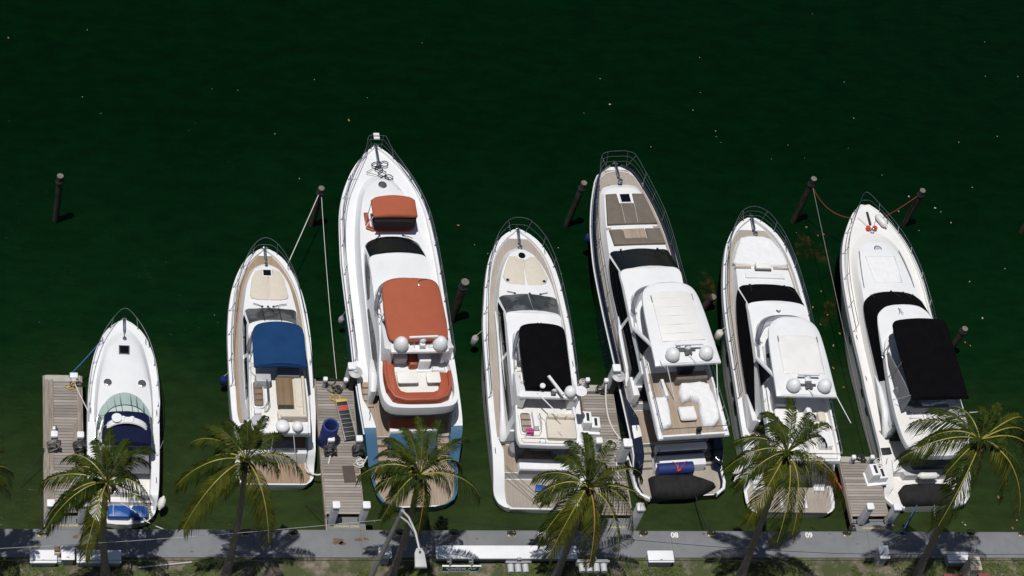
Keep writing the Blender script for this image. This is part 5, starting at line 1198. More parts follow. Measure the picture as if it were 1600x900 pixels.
fender(bw(b7, (-.5, 1.08, 1.1)), 1.05, .18, M['fender'], 'long white fender lying across the rightmost yacht\'s transom', axis=(1, .02, 0))
o = thing('life_vest', 'orange-red life vest hanging at the hardtop yacht\'s right stern beside the dock', 'life vest', bw(b6, (2.1, 1.1, .9)), .2)
MB().m(M['red']).slab([(-.12, .05), (.12, .05), (.16, .55), (.05, .65), (-.1, .62), (-.16, .4)], 0, .3, .08).build('front_panel', None, o)
MB().m(M['red']).slab([(-.05, -.3), (.2, -.3), (.16, .02), (-.06, .02)], .02, .24, .07).build('back_panel', None, o)
o = thing('inflatable_pad', 'pair of bright blue cushions lashed on the smallest boat\'s stern platform', 'cushion pair', bw(b1, (.22, .17, .5)), b1.rotation_euler.z)
MB().m(M['bluevinyl']).slab(rect(-.86, .12, -.3, .3, .12), 0, .3, .12).build('cushion', None, o)
MB().m(M['bluevinyl']).slab(rect(.16, .86, -.3, .3, .12), 0, .3, .12).build('cushion', None, o)
MB().m(M['ropewhite']).tube([(-.3, .36, .31), (.1, .1, .33), (.5, -.2, .32), (.8, -.36, .1)], .014, 5).build('lashing', None, o)
MB().m(M['ropewhite']).tube([(-.6, .3, .3), (-.62, 0, .315), (-.6, -.3, .3)], .012, 5).build('lashing', None, o)

# ================================================================ water, quay, lawn
wm = bpy.data.materials.new('harbour_water'); wm.use_nodes = True
t = wm.node_tree; b = t.nodes['Principled BSDF']
b.inputs['Roughness'].default_value = 0.07; b.inputs['IOR'].default_value = 1.33; b.inputs['Specular IOR Level'].default_value = .22
tc = _n(t, 'ShaderNodeTexCoord'); sx = _n(t, 'ShaderNodeSeparateXYZ'); t.links.new(tc.outputs['Object'], sx.inputs[0])
nz = _n(t, 'ShaderNodeTexNoise', Scale=.18, Detail=4.0); t.links.new(tc.outputs['Object'], nz.inputs['Vector'])
ad = _n(t, 'ShaderNodeMath', operation='MULTIPLY_ADD'); ad.inputs[1].default_value = 7.0; t.links.new(nz.outputs['Fac'], ad.inputs[0]); t.links.new(sx.outputs['Y'], ad.inputs[2])
mr = _n(t, 'ShaderNodeMapRange'); mr.inputs[1].default_value = 2.0; mr.inputs[2].default_value = 26.0; t.links.new(ad.outputs[0], mr.inputs[0])
cr_ = _n(t, 'ShaderNodeValToRGB'); t.links.new(mr.outputs[0], cr_.inputs[0])
el = cr_.color_ramp.elements
el[0].position = 0.0; el[0].color = (.031, .044, .014, 1)      # silty shallows by the wall
el[1].position = 1.0; el[1].color = (.0002, .0082, .0014, 1)    # deep channel
e = el.new(.22); e.color = (.0165, .0310, .0085, 1)
e = el.new(.5); e.color = (.0018, .0150, .0032, 1)
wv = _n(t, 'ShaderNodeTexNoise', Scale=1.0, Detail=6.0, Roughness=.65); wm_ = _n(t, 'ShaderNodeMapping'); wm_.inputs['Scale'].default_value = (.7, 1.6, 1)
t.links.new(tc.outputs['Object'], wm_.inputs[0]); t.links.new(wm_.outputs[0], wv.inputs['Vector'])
wr_ = _n(t, 'ShaderNodeMapRange'); wr_.inputs[1].default_value = .3; wr_.inputs[2].default_value = .7; wr_.inputs[3].default_value = .72; wr_.inputs[4].default_value = 1.28; t.links.new(wv.outputs['Fac'], wr_.inputs[0])  # stretched noise paints ripple shading into the water's base colour
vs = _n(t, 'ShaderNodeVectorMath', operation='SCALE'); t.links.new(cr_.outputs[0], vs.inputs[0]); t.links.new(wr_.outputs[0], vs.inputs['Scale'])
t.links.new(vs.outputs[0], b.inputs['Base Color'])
mp = _n(t, 'ShaderNodeMapping'); mp.inputs['Scale'].default_value = (1.0, 1.8, 1.0); t.links.new(tc.outputs['Object'], mp.inputs[0])
n1 = _n(t, 'ShaderNodeTexNoise', Scale=2.6, Detail=5.0, Roughness=.6); t.links.new(mp.outputs[0], n1.inputs['Vector'])
bp = _n(t, 'ShaderNodeBump', Strength=.5, Distance=.12); t.links.new(n1.outputs['Fac'], bp.inputs['Height']); t.links.new(bp.outputs[0], b.inputs['Normal'])
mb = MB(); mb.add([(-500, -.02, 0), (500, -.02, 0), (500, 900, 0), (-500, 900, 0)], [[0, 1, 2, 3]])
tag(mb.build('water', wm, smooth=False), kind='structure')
QZ = 1.3
mb = MB().m(M['concrete']).slab([(-60, -1.33), (110, -1.33), (110, 0), (-60, 0)], .9, QZ, .012)
tag(mb.build('quay', None), kind='structure')
mb = MB().m(M['wallcon']).slab([(-60, -1.3), (110, -1.3), (110, -.03), (-60, -.03)], -3, .9, 0)
tag(mb.build('sea_wall', None), 'grey concrete sea wall under the edge of the quay', 'sea wall')
mb = MB().m(M['soil'])
gx = [-60 + 170 * i / 170 for i in range(171)]; gy = [-1.34 - .25 * j for j in range(20)] + [-8, -20, -60, -200]
mb.grid([[(x, y, QZ - .05 + .05 * mnoise.noise(Vector((x * .8, y * .8, 0))) * min(1, (-1.34 - y) * 2)) for x in gx] for y in gy])
tag(mb.build('ground', None), kind='structure')
# joints cast across the quay
mb = MB().m(M['wallcon'])
for i in range(-2, 20): mb.box((i * 4.6 + 1.3, -.66, QZ + .0005), (.02, 1.3, .006), 0, .001)
mb.box((25, -.035, QZ + .0005), (150, .012, .006), 0, .001)
tag(mb.build('quay_joint', None), kind='structure')
mb = MB().m(M['rust'])
def blot(cx, cy, rx, ry, z, seed):
    r = random.Random(seed); out = []
    for i in range(18):
        a = 2 * math.pi * i / 18; k = .6 + .55 * r.random(); out.append((cx + rx * k * math.cos(a), cy + ry * k * math.sin(a), z))
    mb.add(out, [list(range(18))])
for (px, py, rx, ry, s) in ((528, 846, .28, .2, 1), (535, 849, .16, .1, 2), (560, 843, .2, .1, 3), (572, 842, .14, .08, 4), (118, 839, .12, .1, 5), (1099, 834, .1, .06, 7), (1296, 834, .08, .03, 8), (300, 862, .10, .03, 9), (745, 842, .07, .04, 10), (960, 858, .12, .03, 12), (1180, 866, .09, .03, 13), (1340, 850, .06, .04, 14), (470, 866, .08, .02, 15)):
    p = W(px, py, QZ); blot(p.x, p.y, rx, ry, QZ + .004, s)
tag(mb.build('quay_stain', None, smooth=False), kind='structure')
# grass tufts
rg = random.Random(11)
mb = MB().m(M['grass'])
def gblade(x, y, z):
    a = rg.random() * 6.283; l = .05 + .10 * rg.random(); wd = .010 + .010 * rg.random()
    c, s = math.cos(a), math.sin(a); k = .5 + .8 * rg.random()
    mb.add([(x - s * wd, y + c * wd, z), (x + s * wd, y - c * wd, z), (x + c * l * k, y + s * l * k, z + l * .8)], [[0, 1, 2]])
n = 0
while n < 26000:
    x = -3 + 54 * rg.random(); y = -1.4 - 2.4 * rg.random() ** 1.3
    d = mnoise.noise(Vector((x * .45, y * .7, 3.3))) + .5 * mnoise.noise(Vector((x * 1.6, y * 1.6, 7)))
    lim = .05 if x < 28 else -.25
    n += 1
    if d < lim or (y > -1.55 and d < .3): continue
    for k in range(3): gblade(x + rg.gauss(0, .03), y + rg.gauss(0, .03), QZ - .05)
tag(mb.build('grass', None, smooth=False), kind='stuff')

# painted berth numbers and cleats along the quay
for tx, px in (('04', 222), ('05', 424), ('06', 652), ('07', 846), ('08', 1054), ('09', 1264), ('10', 1463)):
    p = W(px, 836.5, QZ)
    tag(text_mesh(tx, .36, M['paintwhite'], 'berth_number', None, (p.x, p.y, QZ + .006), (0, 0, 0), .95, .001, .012),
        'white painted berth number %s on the grey quay edge' % tx, 'painted number', 'berth numbers on the quay')
CL = [(65, 'beside the leftmost dock'), (383, 'near a palm trunk, left of berth number 05'), (458, 'in palm shade, right of berth number 05'), (625, 'by the street lamp pole, left of berth 06'), (709, 'in palm shade, right of berth 06'), (799, 'in full sun, above the long white bench'),
      (926, 'under a palm frond, right of berth 07'), (1005, 'left of berth number 08'), (1111, 'right of berth number 08'), (1323, 'holding a loose dark rope by the short dock'), (1409, 'wound with blue line, right of the short dock'), (1516, 'in palm shade right of berth number 10'), (1597, 'at the far right end of the quay')]
for px, wh in CL:
    p = W(px, 834.5, QZ)
    o = thing('dock_cleat', 'black cleat on a yellow painted square ' + wh, 'cleat', (p.x, p.y, QZ), 0, 'mooring cleats on the quay')
    MB().m(M['paintyellow']).box((0, 0, .003), (.34, .22, .004), 0, .001).build('painted_square', None, o)
    blue = 'blue line' in wh
    mb = MB().m(M['black']); mb.tube([(-.17, .02, .10), (-.06, 0, .085), (.06, 0, .085), (.17, -.02, .10)], [.022, .035, .035, .022], 7)
    for k in (-.055, .055): mb.tube([(k, 0, 0), (k, 0, .08)], [.04, .03], 7)
    mb.build('horn', None, o)
    MB().m(M['ropeblue'] if blue else M['ropedark']).tube([((.09 + .012 * k) * math.cos(k * .9), (.055 + .01 * k) * math.sin(k * .9), .05 + .012 * k) for k in range(12)], .022, 5).build('rope_turns', None, o)

# ---------------------------------------------------------------- finger docks
DZ = 1.1
def dock(x0, x1, y1, label, side_boards=False, capw=.34):
    o = thing('finger_dock', label, 'dock', ((x0 + x1) / 2, 0, 0), 0, 'finger docks between the yachts')
    w2 = (x1 - x0) / 2
    mb = MB().m(M['dockwood']); y = .76; rg = random.Random(int(x0 * 10))
    yy = math.ceil(.76 / .147) * .147
    while yy + .147 < y1 - capw:
        j = rg.uniform(-.008, .008)
        mb.box((j, yy + .08, DZ - .025 + rg.uniform(-.003, .003)), (2 * w2 - .02, .134, .05), 0, .006); yy += .147
    mb.build('deck_boards', None, o)
    mb = MB().m(M['stringer'])
    for sg in (-1, 1): mb.box((sg * (w2 + .02), (y1 + .1) / 2, DZ - .16), (.07, y1 - .1, .26), 0, .01)
    if side_boards:
        for x in (-w2 + .10, -w2 + .30): mb.box((x, (y1 + .6) / 2, DZ + .022), (.17, y1 - 1.1, .04), 0, .008)
        for x, a, b_ in ((w2 - .10, 2.5, y1 - .5), (w2 - .30, 3.0, y1 - 2.4)): mb.box((x, (a + b_) / 2, DZ + .022), (.16, b_ - a, .04), .005, .008)
    mb.build('edge_beam', None, o)
    MB().m(M['palecon']).slab(rect(-w2 + .02, w2 - .02, y1 - capw, y1, .06), DZ - .3, DZ + .02, .02).build('end_cap', None, o)
    MB().m(M['concrete']).slab([(-w2, .02), (w2, .02), (w2, .74), (-w2, .74)], DZ - .3, lambda x, y: DZ + .01 + .16 * (1 - y / .74), .008).build('ramp', None, o)
    for yy in (1.2, y1 * .55, y1 - .3):
        for sg in (-1, 1): MB().m(M['piling']).tube([(sg * (w2 - .2), yy, -2.5), (sg * (w2 - .2), yy, DZ - .06)], .13, 10).build('support_pile', None, o)
    text_mesh('LOADING ZONE', .145, M['paintyellow'], 'painted_lettering', o, (0, .20, DZ + .135), (-.21, 0, 0), 1.0, .001, .003)
    return o
dock(1.86, 3.44, 7.72, 'leftmost weathered plank dock with lengthwise side boards', True)
dock(13.72, 15.33, 7.77, 'plank dock cluttered with a gangway, dark blue roll and cords', capw=.05)
dock(25.88, 27.34, 7.68, 'plank dock with a white step box, beside the navy-hulled yacht')
dock(37.66, 39.4, 4.02, 'short plank dock at the right, beside the rightmost yacht', capw=.3)

def post(px, py, pyt, label, wd=.30, z0=DZ, lean=None, hb=None):
    """square painted post: base pixel on the dock, pixel height of its top gives the real height"""
    p = W(px, py, z0)
    z = z0
    while z < z0 + 5:
        q = Vector((p.x, p.y, z)) - CAM
        if 450 - 3924.2 * q.dot(UX) / q.dot(FX) <= pyt: break
        z += .02
    o = thing('dock_post', label, 'post', (p.x, p.y, z0), 0, 'square posts on the docks')
    h = z - z0
    MB().m(M['pedestal']).slab(rect(-wd / 2, wd / 2, -wd / 2, wd / 2, .05), -.02, h - .04, .01).build('shaft', None, o)
    MB().m(M['boxwhite']).slab(rect(-wd / 2 - .02, wd / 2 + .02, -wd / 2 - .02, wd / 2 + .02, .06), h - .05, h + .05, .04).build('cap', None, o)
    MB().m(M['ropedark']).tube([((wd * .62) * math.cos(a * .7), (wd * .62) * math.sin(a * .7), .06 + .006 * a) for a in range(20)], .016, 5).build('rope_turns', None, o)
    return o
post(76, 817, 786, 'grey square post with white cap at the shore end of the leftmost dock, left side')
post(126, 816, 786, 'grey square post at the leftmost dock\'s shore end, mostly behind palm fronds')
post(517, 818, 789, 'left of two grey posts flanking the shore end of the gangway dock')
post(565, 814, 789, 'right of two grey posts flanking the shore end of the gangway dock')
post(985, 826, 792, 'grey post at the shore end of the white-step dock, right of a palm', .36)
post(1343, 818, 791, 'left of two grey posts joined by a red cord on the short right dock')
post(1386, 817, 792, 'right of two grey posts on the short right dock, with a loop of rope', .33)
post(542, 600, 572, 'tall corner post with a round grey disc at the gangway dock\'s outer end', .32)
post(950, 606, 575, 'tall corner post with a round disc at the outer end of the white-step dock', .34)
post(968, 720, 692, 'thick leaning-looking grey post beside the navy yacht\'s stern fender', .38)
for px, py, wh in ((556, 580, 'beside the blue-hulled yacht'), (967, 586, 'beside the navy-hulled yacht')):
    p = W(px, py, 2.45)
    o = thing('piling_cap_post', 'dark round piling with a flat grey conical cap ' + wh, 'capped piling', (p.x, p.y, 0), 0, 'capped pilings at the dock ends')
    MB().m(M['black']).tube([(0, 0, -2), (0, 0, 2.35)], .17, 14).build('pile', None, o)
    MB().m(M['greylt']).lathe([(.30, 2.33), (.31, 2.38), (.12, 2.46), (.10, 2.52), (0, 2.54)], (0, 0, 0), 20).build('cap', None, o)
MB_red = MB().m(M['ropered'])
a = W(1345, 806, 1.75); c = W(1388, 806, 1.75)
o = MB_red.tube([(0, 0, 0), tuple((c - a) * .5 + Vector((0, 0, -.05))), tuple(c - a)], .014, 5).build('cord', None, None, loc=a)
tag(o, 'red cord strung between the two posts of the short right dock', 'cord')

def pedestal(px, py, label, h=.95, wd=.3, coil=True, dark=False, z0=DZ):
    """power and water pedestal, px is the centre of its top"""
    p = W(px, py, z0 + h)
    o = thing('power_pedestal', label, 'power pedestal', (p.x, p.y, z0), 0, 'power pedestals on the docks')
    MB().m(M['pedestal']).slab(rect(-wd * .4, wd * .4, -wd * .32, wd * .32, .04), 0, h - .1, .01).build('cabinet', None, o)
    MB().m(M['boxwhite']).slab(rect(-wd / 2, wd / 2, -wd / 2, wd / 2, .05), h - .14, h, .04).build('lid', None, o)
    MB().m(M['greydk']).box((wd * .42, .02, h * .6), (.08, .18, .2)).build('socket_box', None, o)
    if coil:
        mt = M['greydk'] if dark else M['ropegrey']
        mb = MB().m(mt); rg = random.Random(int(px))
        pts = []
        for k in range(84):
            a = k * .42; r = .24 + .06 * math.sin(k * .37) + .02 * rg.random()
            pts.append((r * math.cos(a) * .95, -.30 + .10 * math.sin(k * .9) - .04 * rg.random(), h * .55 + r * 1.25 * math.sin(a)))
        mb.tube(pts, .024, 5)
        q = mb.build('hose_coil', None, o)
    return o
pedestal(85, 677, 'white-topped pedestal with a big grey hose coil, left edge of the leftmost dock')
pedestal(126, 678, 'white-topped pedestal with a dark hose coil, right edge of the leftmost dock', dark=True)
pedestal(518, 684, 'white-topped pedestal with black coiled cable beside the dark blue roll', dark=True)
pedestal(562, 684, 'white-topped pedestal with black coiled cable beside the blue-hulled yacht', dark=True)
pedestal(937, 687, 'white-topped pedestal just above the palm on the white-step dock', coil=False)
pedestal(509, 591, 'small grey light post at the outer left corner of the gangway dock', .75, .2, False)
pedestal(541, 592, 'small grey light post in the middle of the gangway dock\'s outer end', .75, .2, False)
pedestal(919, 592, 'small grey light post at the outer left corner of the white-step dock', .75, .2, False)
pedestal(948, 593, 'small grey light post at the outer right of the white-step dock', .75, .2, False)
pedestal(1335, 713, 'small grey light post at the outer left corner of the short right dock', .6, .2, False)
pedestal(1364, 713, 'small grey light post at the outer right corner of the short right dock', .6, .2, False)
pedestal(85, 668, 'tiny white box standing behind the pedestal on the leftmost dock', .25, .16, False)
def dock_steps(px, py, rz, label):
    p = W(px, py, DZ)
    o = thing('dock_steps', label, 'step box', (p.x, p.y, DZ), rz, 'white step boxes on the docks')
    MB().m(M['boxwhite']).box((0, -.06, .04), (1.0, .72, .08), 0, .02).build('base', None, o)
    MB().m(M['boxwhite']).box((-.22, .02, .42), (.42, .62, .76), 0, .05).build('step', None, o)
    MB().m(M['boxwhite']).box((.24, -.02, .27), (.42, .58, .42), 0, .05).build('step', None, o)
    MB().m(M['black']).box((-.2, .02, .80), (.13, .42, .02), 0, .004).build('tread_slot', None, o)
    MB().m(M['black']).box((.24, -.02, .482), (.13, .40, .02), 0, .004).build('tread_slot', None, o)
dock_steps(1366, 747, .12, 'white two-step boarding box on the short right dock')
dock_steps(919, 667, -.04, 'white two-step boarding box on the dock beside the black-canopied yacht')
# gangway lying on the second dock
p0 = W(533, 630, DZ); p1 = W(548, 690, DZ)
o = thing('gangway', 'aluminium folding gangway with black treads lying on the cluttered dock', 'gangway', (p1.x, p1.y, DZ), math.atan2(-(p0 - p1).x, (p0 - p1).y))
gl = (p0 - p1).length
for sg in (-1, 1): MB().m(M['galv']).box((sg * .26, gl / 2, .12), (.05, gl, .10), 0, .01).build('side_rail', None, o)
for k in range(9): MB().m(M['red'] if k == 7 else M['black']).box((0, .1 + (gl - .2) * k / 8, .13), (.44, .17, .04), 0, .01).build('tread', None, o)
for k in range(9): MB().m(M['galv']).box((0, .20 + (gl - .2) * k / 8, .13), (.48, .025, .05), 0, .005).build('rung', None, o)
MB().m(M['yellow']).box((0, gl + .06, .12), (.5, .14, .08), 0, .02).build('end_roller', None, o)
p = W(520, 664, DZ + 1.45)
o = thing('rolled_mat', 'dark blue foam mat rolled up and standing on the gangway dock', 'rolled mat', (p.x - .08, p.y, DZ))
MB().m(M['bluefoam']).lathe([(.36, 0), (.37, .05), (.36, 1.42), (.34, 1.45), (.27, 1.45), (.25, 1.42), (.25, .2), (0, .2)], (0, 0, 0), 28).build('roll', None, o)
p = W(545.5, 741, DZ)
tag(MB().m(mat('brown_rubber_mat', (.075, .058, .05), .9, var=.12, bump=.2)).box((0, 0, .012), (.53, .85, .02), .06, .006).build('door_mat', None, None, loc=p), 'flat brown mat on the gangway dock near the palm', 'mat')
def tangle(px, py, label, mt, n=5, sp=.25, seed=1, name='cord_tangle', r=.02):
    p = W(px, py, DZ); rg = random.Random(seed); mb = MB().m(mt)
    for i in range(n):
        cx, cy = rg.uniform(-sp, sp), rg.uniform(-sp, sp); rr = rg.uniform(.08, .22); a0 = rg.random() * 6
        mb.tube([(cx + rr * (1 + .2 * math.sin(k * 1.7)) * math.cos(a0 + k * .55), cy + rr * .8 * math.sin(a0 + k * .55), .03 + .01 * i + .03 * rg.random()) for k in range(rg.randint(8, 16))], r, 5)
    tag(mb.build(name, None, None, loc=p), label, 'cord tangle', 'cords lying on the docks')
tangle(521, 607, 'black cords tangled at the outer end of the gangway dock', M['black'], 7, .3, 3)
tangle(524, 617, 'yellow cord heap at the top of the gangway', M['yellow'], 3, .22, 4)
tangle(513, 612, 'grey cord loops at the outer left corner of the gangway dock', M['ropegrey'], 4, .2, 6)
tangle(564, 722, 'white and black cable heap by the blue-hulled yacht\'s stern line', M['ropewhite'], 5, .16, 8)
tangle(111, 606, 'yellow rope heap near the outer end of the leftmost dock', M['yellow'], 3, .13, 9)
tangle(119, 599, 'black rope heap by the leftmost dock\'s corner cleat', M['black'], 4, .12, 12)
tangle(939, 611, 'black hose reel heap on the outer end of the white-step dock', M['black'], 6, .12, 14)
tangle(908, 601, 'beige cord loops at the outer left corner of the white-step dock', M['ropewhite'], 5, .16, 15)
tangle(960, 694, 'white coiled rope under the pedestal beside the navy yacht', M['ropewhite'], 9, .2, 16)
tangle(1345, 718, 'black cord heap between the light posts of the short right dock', M['black'], 5, .12, 18)
tangle(1340, 826, 'dark rope loops hanging at the shore end of the short right dock', M['ropedark'], 5, .25, 19)
tangle(1388, 822, 'white rope loop at the foot of the short dock\'s right post', M['ropewhite'], 2, .04, 20)
tangle(1372, 725, 'pale beige rope heap at the short right dock\'s outer corner', M['ropewhite'], 5, .14, 23)
p = W(115, 590, DZ)
o = thing('corner_cleat', 'white corner cleat block at the outer end of the leftmost dock', 'cleat', (p.x, p.y, DZ + .02))
MB().m(M['boxwhite']).box((0, 0, .1), (.34, .26, .2), 0, .03).build('block', None, o)
MB().m(M['greylt']).box((0, -.2, .06), (.2, .16, .12), 0, .02).build('foot', None, o)

# ---------------------------------------------------------------- mooring pilings in the water
def piling(px, py, h, lean, label, r=.145, cut=True):
    p = W(px, py, 0)
    o = thing('mooring_piling', label, 'piling', (p.x, p.y, 0), 0, 'mooring pilings off the bows')
    rg = random.Random(int(px)); pts = []; rs = []
    for k in range(13):
        z = -2.5 + (h + 2.5) * k / 12
        pts.append((lean * z / h + rg.uniform(-.01, .01), rg.uniform(-.01, .01), z)); rs.append(r * (1 + .05 * rg.uniform(-1, 1)))
    pts[-1] = (lean, 0, h)
    MB().m(M['piling']).tube(pts, rs, 14).build('shaft', None, o)
    MB().m(M['pilecap']).lathe([(r * 1.01, h - .02), (r * .98, h + .012), (r * .4, h + .02), (0, h + .02)], (lean, 0, 0), 14).build('cut_top', None, o)
    MB().m(M['ropedark']).tube([(lean * .85 + (r + .02) * math.cos(k * .6), (r + .02) * math.sin(k * .6), h * .85 + .008 * k) for k in range(24)], .02, 5).build('rope_turns', None, o)
    return o
piling(87, 345, 3.4, 0, 'lone dark mooring piling in open water at the far left')
piling(487, 352, 2.9, .04, 'mooring piling holding white lines right of the blue-canopied yacht')
piling(706, 500, 3.1, .03, 'shorter-looking thick piling between the orange-canopied and black-canopied yachts', .19)
piling(885, 352, 3.4, .08, 'slim piling left of the navy yacht\'s bow')
piling(1240, 346, 3.5, -.05, 'mooring piling with red rope between the two rightmost yachts\' bows')
piling(1412, 352, 2.9, -.02, 'mooring piling with red rope right of the rightmost yacht\'s bow')
piling(1480, 553, 2.2, .1, 'piling mostly hidden behind the rightmost black bimini')
piling(1597, 362, 1.0, 0, 'low piling cut by the right edge of the photo', .17)
piling(1098, 482, 1.0, .25, 'weed-covered low piling between the navy yacht and the white-covered yacht', .17)

# ---------------------------------------------------------------- mooring lines
def rope(a, b, mt, label, sag=.0, r=.022, n=16, mid=None):
    a, b = Vector(a), Vector(b); pts = []
    for k in range(n + 1):
        u = k / n
        p = a.lerp(b, u) if mid is None else a * (1 - u) ** 2 + Vector(mid) * 2 * u * (1 - u) + b * u * u
        p.z -= sag * 4 * u * (1 - u); pts.append(tuple(p - a))
    tag(MB().m(mt).tube(pts, r, 6).build('mooring_line', None, None, loc=a), label, 'mooring line', 'mooring lines')
rope(bw(b1, (-.98, 8.0, 1.92)), W(107, 588, 1.25), M['ropeblue'], 'blue line from the smallest boat\'s bow to the leftmost dock', .08)
rope(bw(b1, (-1.5, 4.6, 1.5)), W(117, 600, 1.2), M['ropewhite'], 'short white line from the smallest boat\'s side to the leftmost dock', .03)
rope(bw(b1, (.9, -.15, .6)), W(262, 829, 1.4), M['ropewhite'], 'white stern line from the smallest boat to the quay', .06)
P2 = W(487, 352, 0)
rope(bw(b2, (.98, 10.4, 2.15)), (P2.x, P2.y, 2.55), M['ropewhite'], 'taut white bow line from the blue-canopied yacht to the piling', .05, .02)
rope((P2.x + .1, P2.y, 2.45), W(526, 592, 1.2), M['ropewhite'], 'long thin white line from the piling to the gangway dock', .25, .013)
rope(bw(b2, (1.35, .5, .8)), W(516, 712, 1.25), M['ropewhite'], 'slack white stern line from the blue-canopied yacht to the gangway dock', .0, .035, mid=W(508, 758, .6))
rope(W(947, 600, 1.6), W(970, 686, 1.3), M['ropewhite'], 'slack white line hanging along the right edge of the white-step dock', .15, .035, mid=W(945, 655, 1.15))
rope(W(961, 712, 1.2), W(967, 748, 1.15), M['ropewhite'], 'short white line lying on the dock near the round fender', 0, .03)
rope(bw(b3, (-1.95, 2.4, .8)), W(567, 727, 1.2), M['ropewhite'], 'white stern line from the blue-hulled yacht to the gangway dock', .03, .03)
P5 = W(1240, 346, 0); P6 = W(1412, 352, 0)
rope((P5.x, P5.y, 3.0), bw(b7, (-.95, 14.75, 2.42)), M['ropered'], 'sagging red line from the left piling to the rightmost yacht\'s bow', .55, .02)
rope((P6.x - .1, P6.y, 2.5), bw(b7, (.78, 14.8, 2.42)), M['ropered'], 'red line from the right piling to the rightmost yacht\'s bow', .12, .02)
rope((P5.x + .05, P5.y, 2.95), W(1363, 713, 1.5), M['ropegrey'], 'long grey-blue line from the red-roped piling towards the short dock', .1, .013)
rope(bw(b7, (-.6, -.1, .6)), W(1409, 833, 1.4), M['ropeblue'], 'blue stern line from the rightmost yacht to the quay', .05)
rope(bw(b7, (.2, -.15, .6)), W(1462, 812, .9), M['ropegrey'], 'grey stern line from the rightmost yacht going under the palm trunk', .05)
rope(bw(b5, (.5, -.2, .6)), W(1111, 833, 1.4), M['ropedark'], 'dark stern line from the navy yacht to the quay', .1)
rope(bw(b5, (-.9, 1.7, 1.4)), bw(b5, (-1.35, .9, 1.3)), M['ropedark'], 'short dark tie-down on the navy yacht\'s stern', .0, .012)
rope(bw(b4, (-1.55, 1.7, 1.2)), bw(b4, (.5, .0, .5)), M['ropedark'], 'thin dark line crossing the grey teak platform, nearer the cockpit', .0, .012)
rope(bw(b4, (-1.55, 1.4, 1.05)), bw(b4, (.0, .0, .5)), M['ropedark'], 'thin dark line crossing the grey teak platform, nearer the water', .0, .012)
rope(W(476, 781, 0.6), W(512, 808, 1.3), M['ropedark'], 'thin dark line from the water to the gangway dock\'s left post', .05, .014)
rope(W(30, 755, .5), W(70, 700, 1.3), M['ropedark'], 'thin dark line from the water to the leftmost dock', .05, .014)
rope(W(64, 830, 1.35), W(68, 700, 1.2), M['ropedark'], 'thin dark line along the left edge of the leftmost dock', .3, .014)
rope(W(1270, 812, .8), W(1322, 834, 1.4), M['ropedark'], 'thin dark line from the hardtop yacht\'s stern to the roped cleat', .05, .014)

# ---------------------------------------------------------------- dock boxes on the quay
def box_thing(x0, x1, yt0, yt1, h, label, name='dock_box', cat='dock box', lid=.07, z0=QZ, grey=True):
    """lid corners in pixels (left, right, back, front) at the height of the lid"""
    a = W(x0, yt0, z0 + h); c = W(x1, yt1, z0 + h)
    cx, cy = (a.x + c.x) / 2, (a.y + c.y) / 2; wd, dp = abs(c.x - a.x), abs(c.y - a.y)
    o = thing(name, label, cat, (cx, cy, z0), 0, 'white storage boxes along the quay')
    MB().m(M['boxgrey'] if grey else M['boxwhite']).slab(rect(-wd / 2 + .05, wd / 2 - .05, -dp / 2 + .06, dp / 2 - .05, .04), -.04, h - lid, .01).build('body', None, o)
    MB().m(M['boxwhite']).slab(rect(-wd / 2, wd / 2, -dp / 2, dp / 2, .05), h - lid, lambda x, y: h + .03 * (y / dp), .03).build('lid', None, o)
    MB().m(M['greydk']).box((0, -dp / 2 + .12, h - .004), (.12, .03, .014), 0, .004).build('latch', None, o)
    return o
box_thing(46.5, 89.5, 859, 879, .42, 'leftmost low white dock box at the lawn\'s edge')
box_thing(95.5, 117, 853, 874.5, .55, 'small squarish white dock box between the two wide boxes at far left')
box_thing(119.5, 190, 859, 879, .42, 'wide white dock box behind the leftmost palm trunk')
box_thing(591, 613, 851, 871.5, .7, 'white box on the quay beside the street lamp pole')
box_thing(1011, 1054.5, 860, 878, .5, 'white dock box alone on the lawn\'s edge near berth 08')
box_thing(1372, 1392, 852, 872, .8, 'tall narrow white-topped box at the lawn\'s edge near the short dock')
box_thing(1479, 1516, 862, 879, .5, 'white dock box beside the beige pillar at the right')
for k, (px, py) in enumerate(((1040, 864), (1040, 867.5), (1043, 872))):
    pass
a = W(680, 852, QZ + .5); c = W(903, 872.5, QZ + .5)
o = thing('storage_bench', 'very long low white bench along the quay, dappled by palm shade', 'storage bench', ((a.x + c.x) / 2, (a.y + c.y) / 2, QZ))
wd, dp = abs(c.x - a.x), abs(c.y - a.y)
MB().m(M['boxwhite']).slab(rect(-wd / 2, wd / 2, -dp / 2, dp / 2, .03), .42, .5, .015).build('top', None, o)
MB().m(M['greydk']).slab(rect(-wd / 2 + .08, wd / 2 - .08, -dp / 2 + .10, dp / 2 - .05, .03), -.04, .42, 0).build('base', None, o)  # dark grey base carries the shade under the overhanging top in its colour
p = W(300 / 1, 882, QZ)
tag(MB().m(M['greylt']).tube([(-1.1, -.12, .03), (1.1, .12, .03)], .035, 8).build('pipe', None, None, loc=W(258, 883, QZ)), 'long pale pipe lying on the lawn right of the leftmost palm', 'pipe')
o = thing('utility_pedestal', 'small brown and beige utility box between the white dock boxes at far left', 'utility box', W(88, 872, QZ))
MB().m(M['stone']).box((0, 0, .3), (.22, .22, .6), 0, .02).build('cabinet', None, o); MB().m(M['rust']).box((0, .05, .66), (.22, .2, .14), 0, .02).build('head', None, o)
MB().m(M['greylt']).box((.06, -.2, .12), (.26, .2, .24), 0, .02).build('meter_box', None, o)
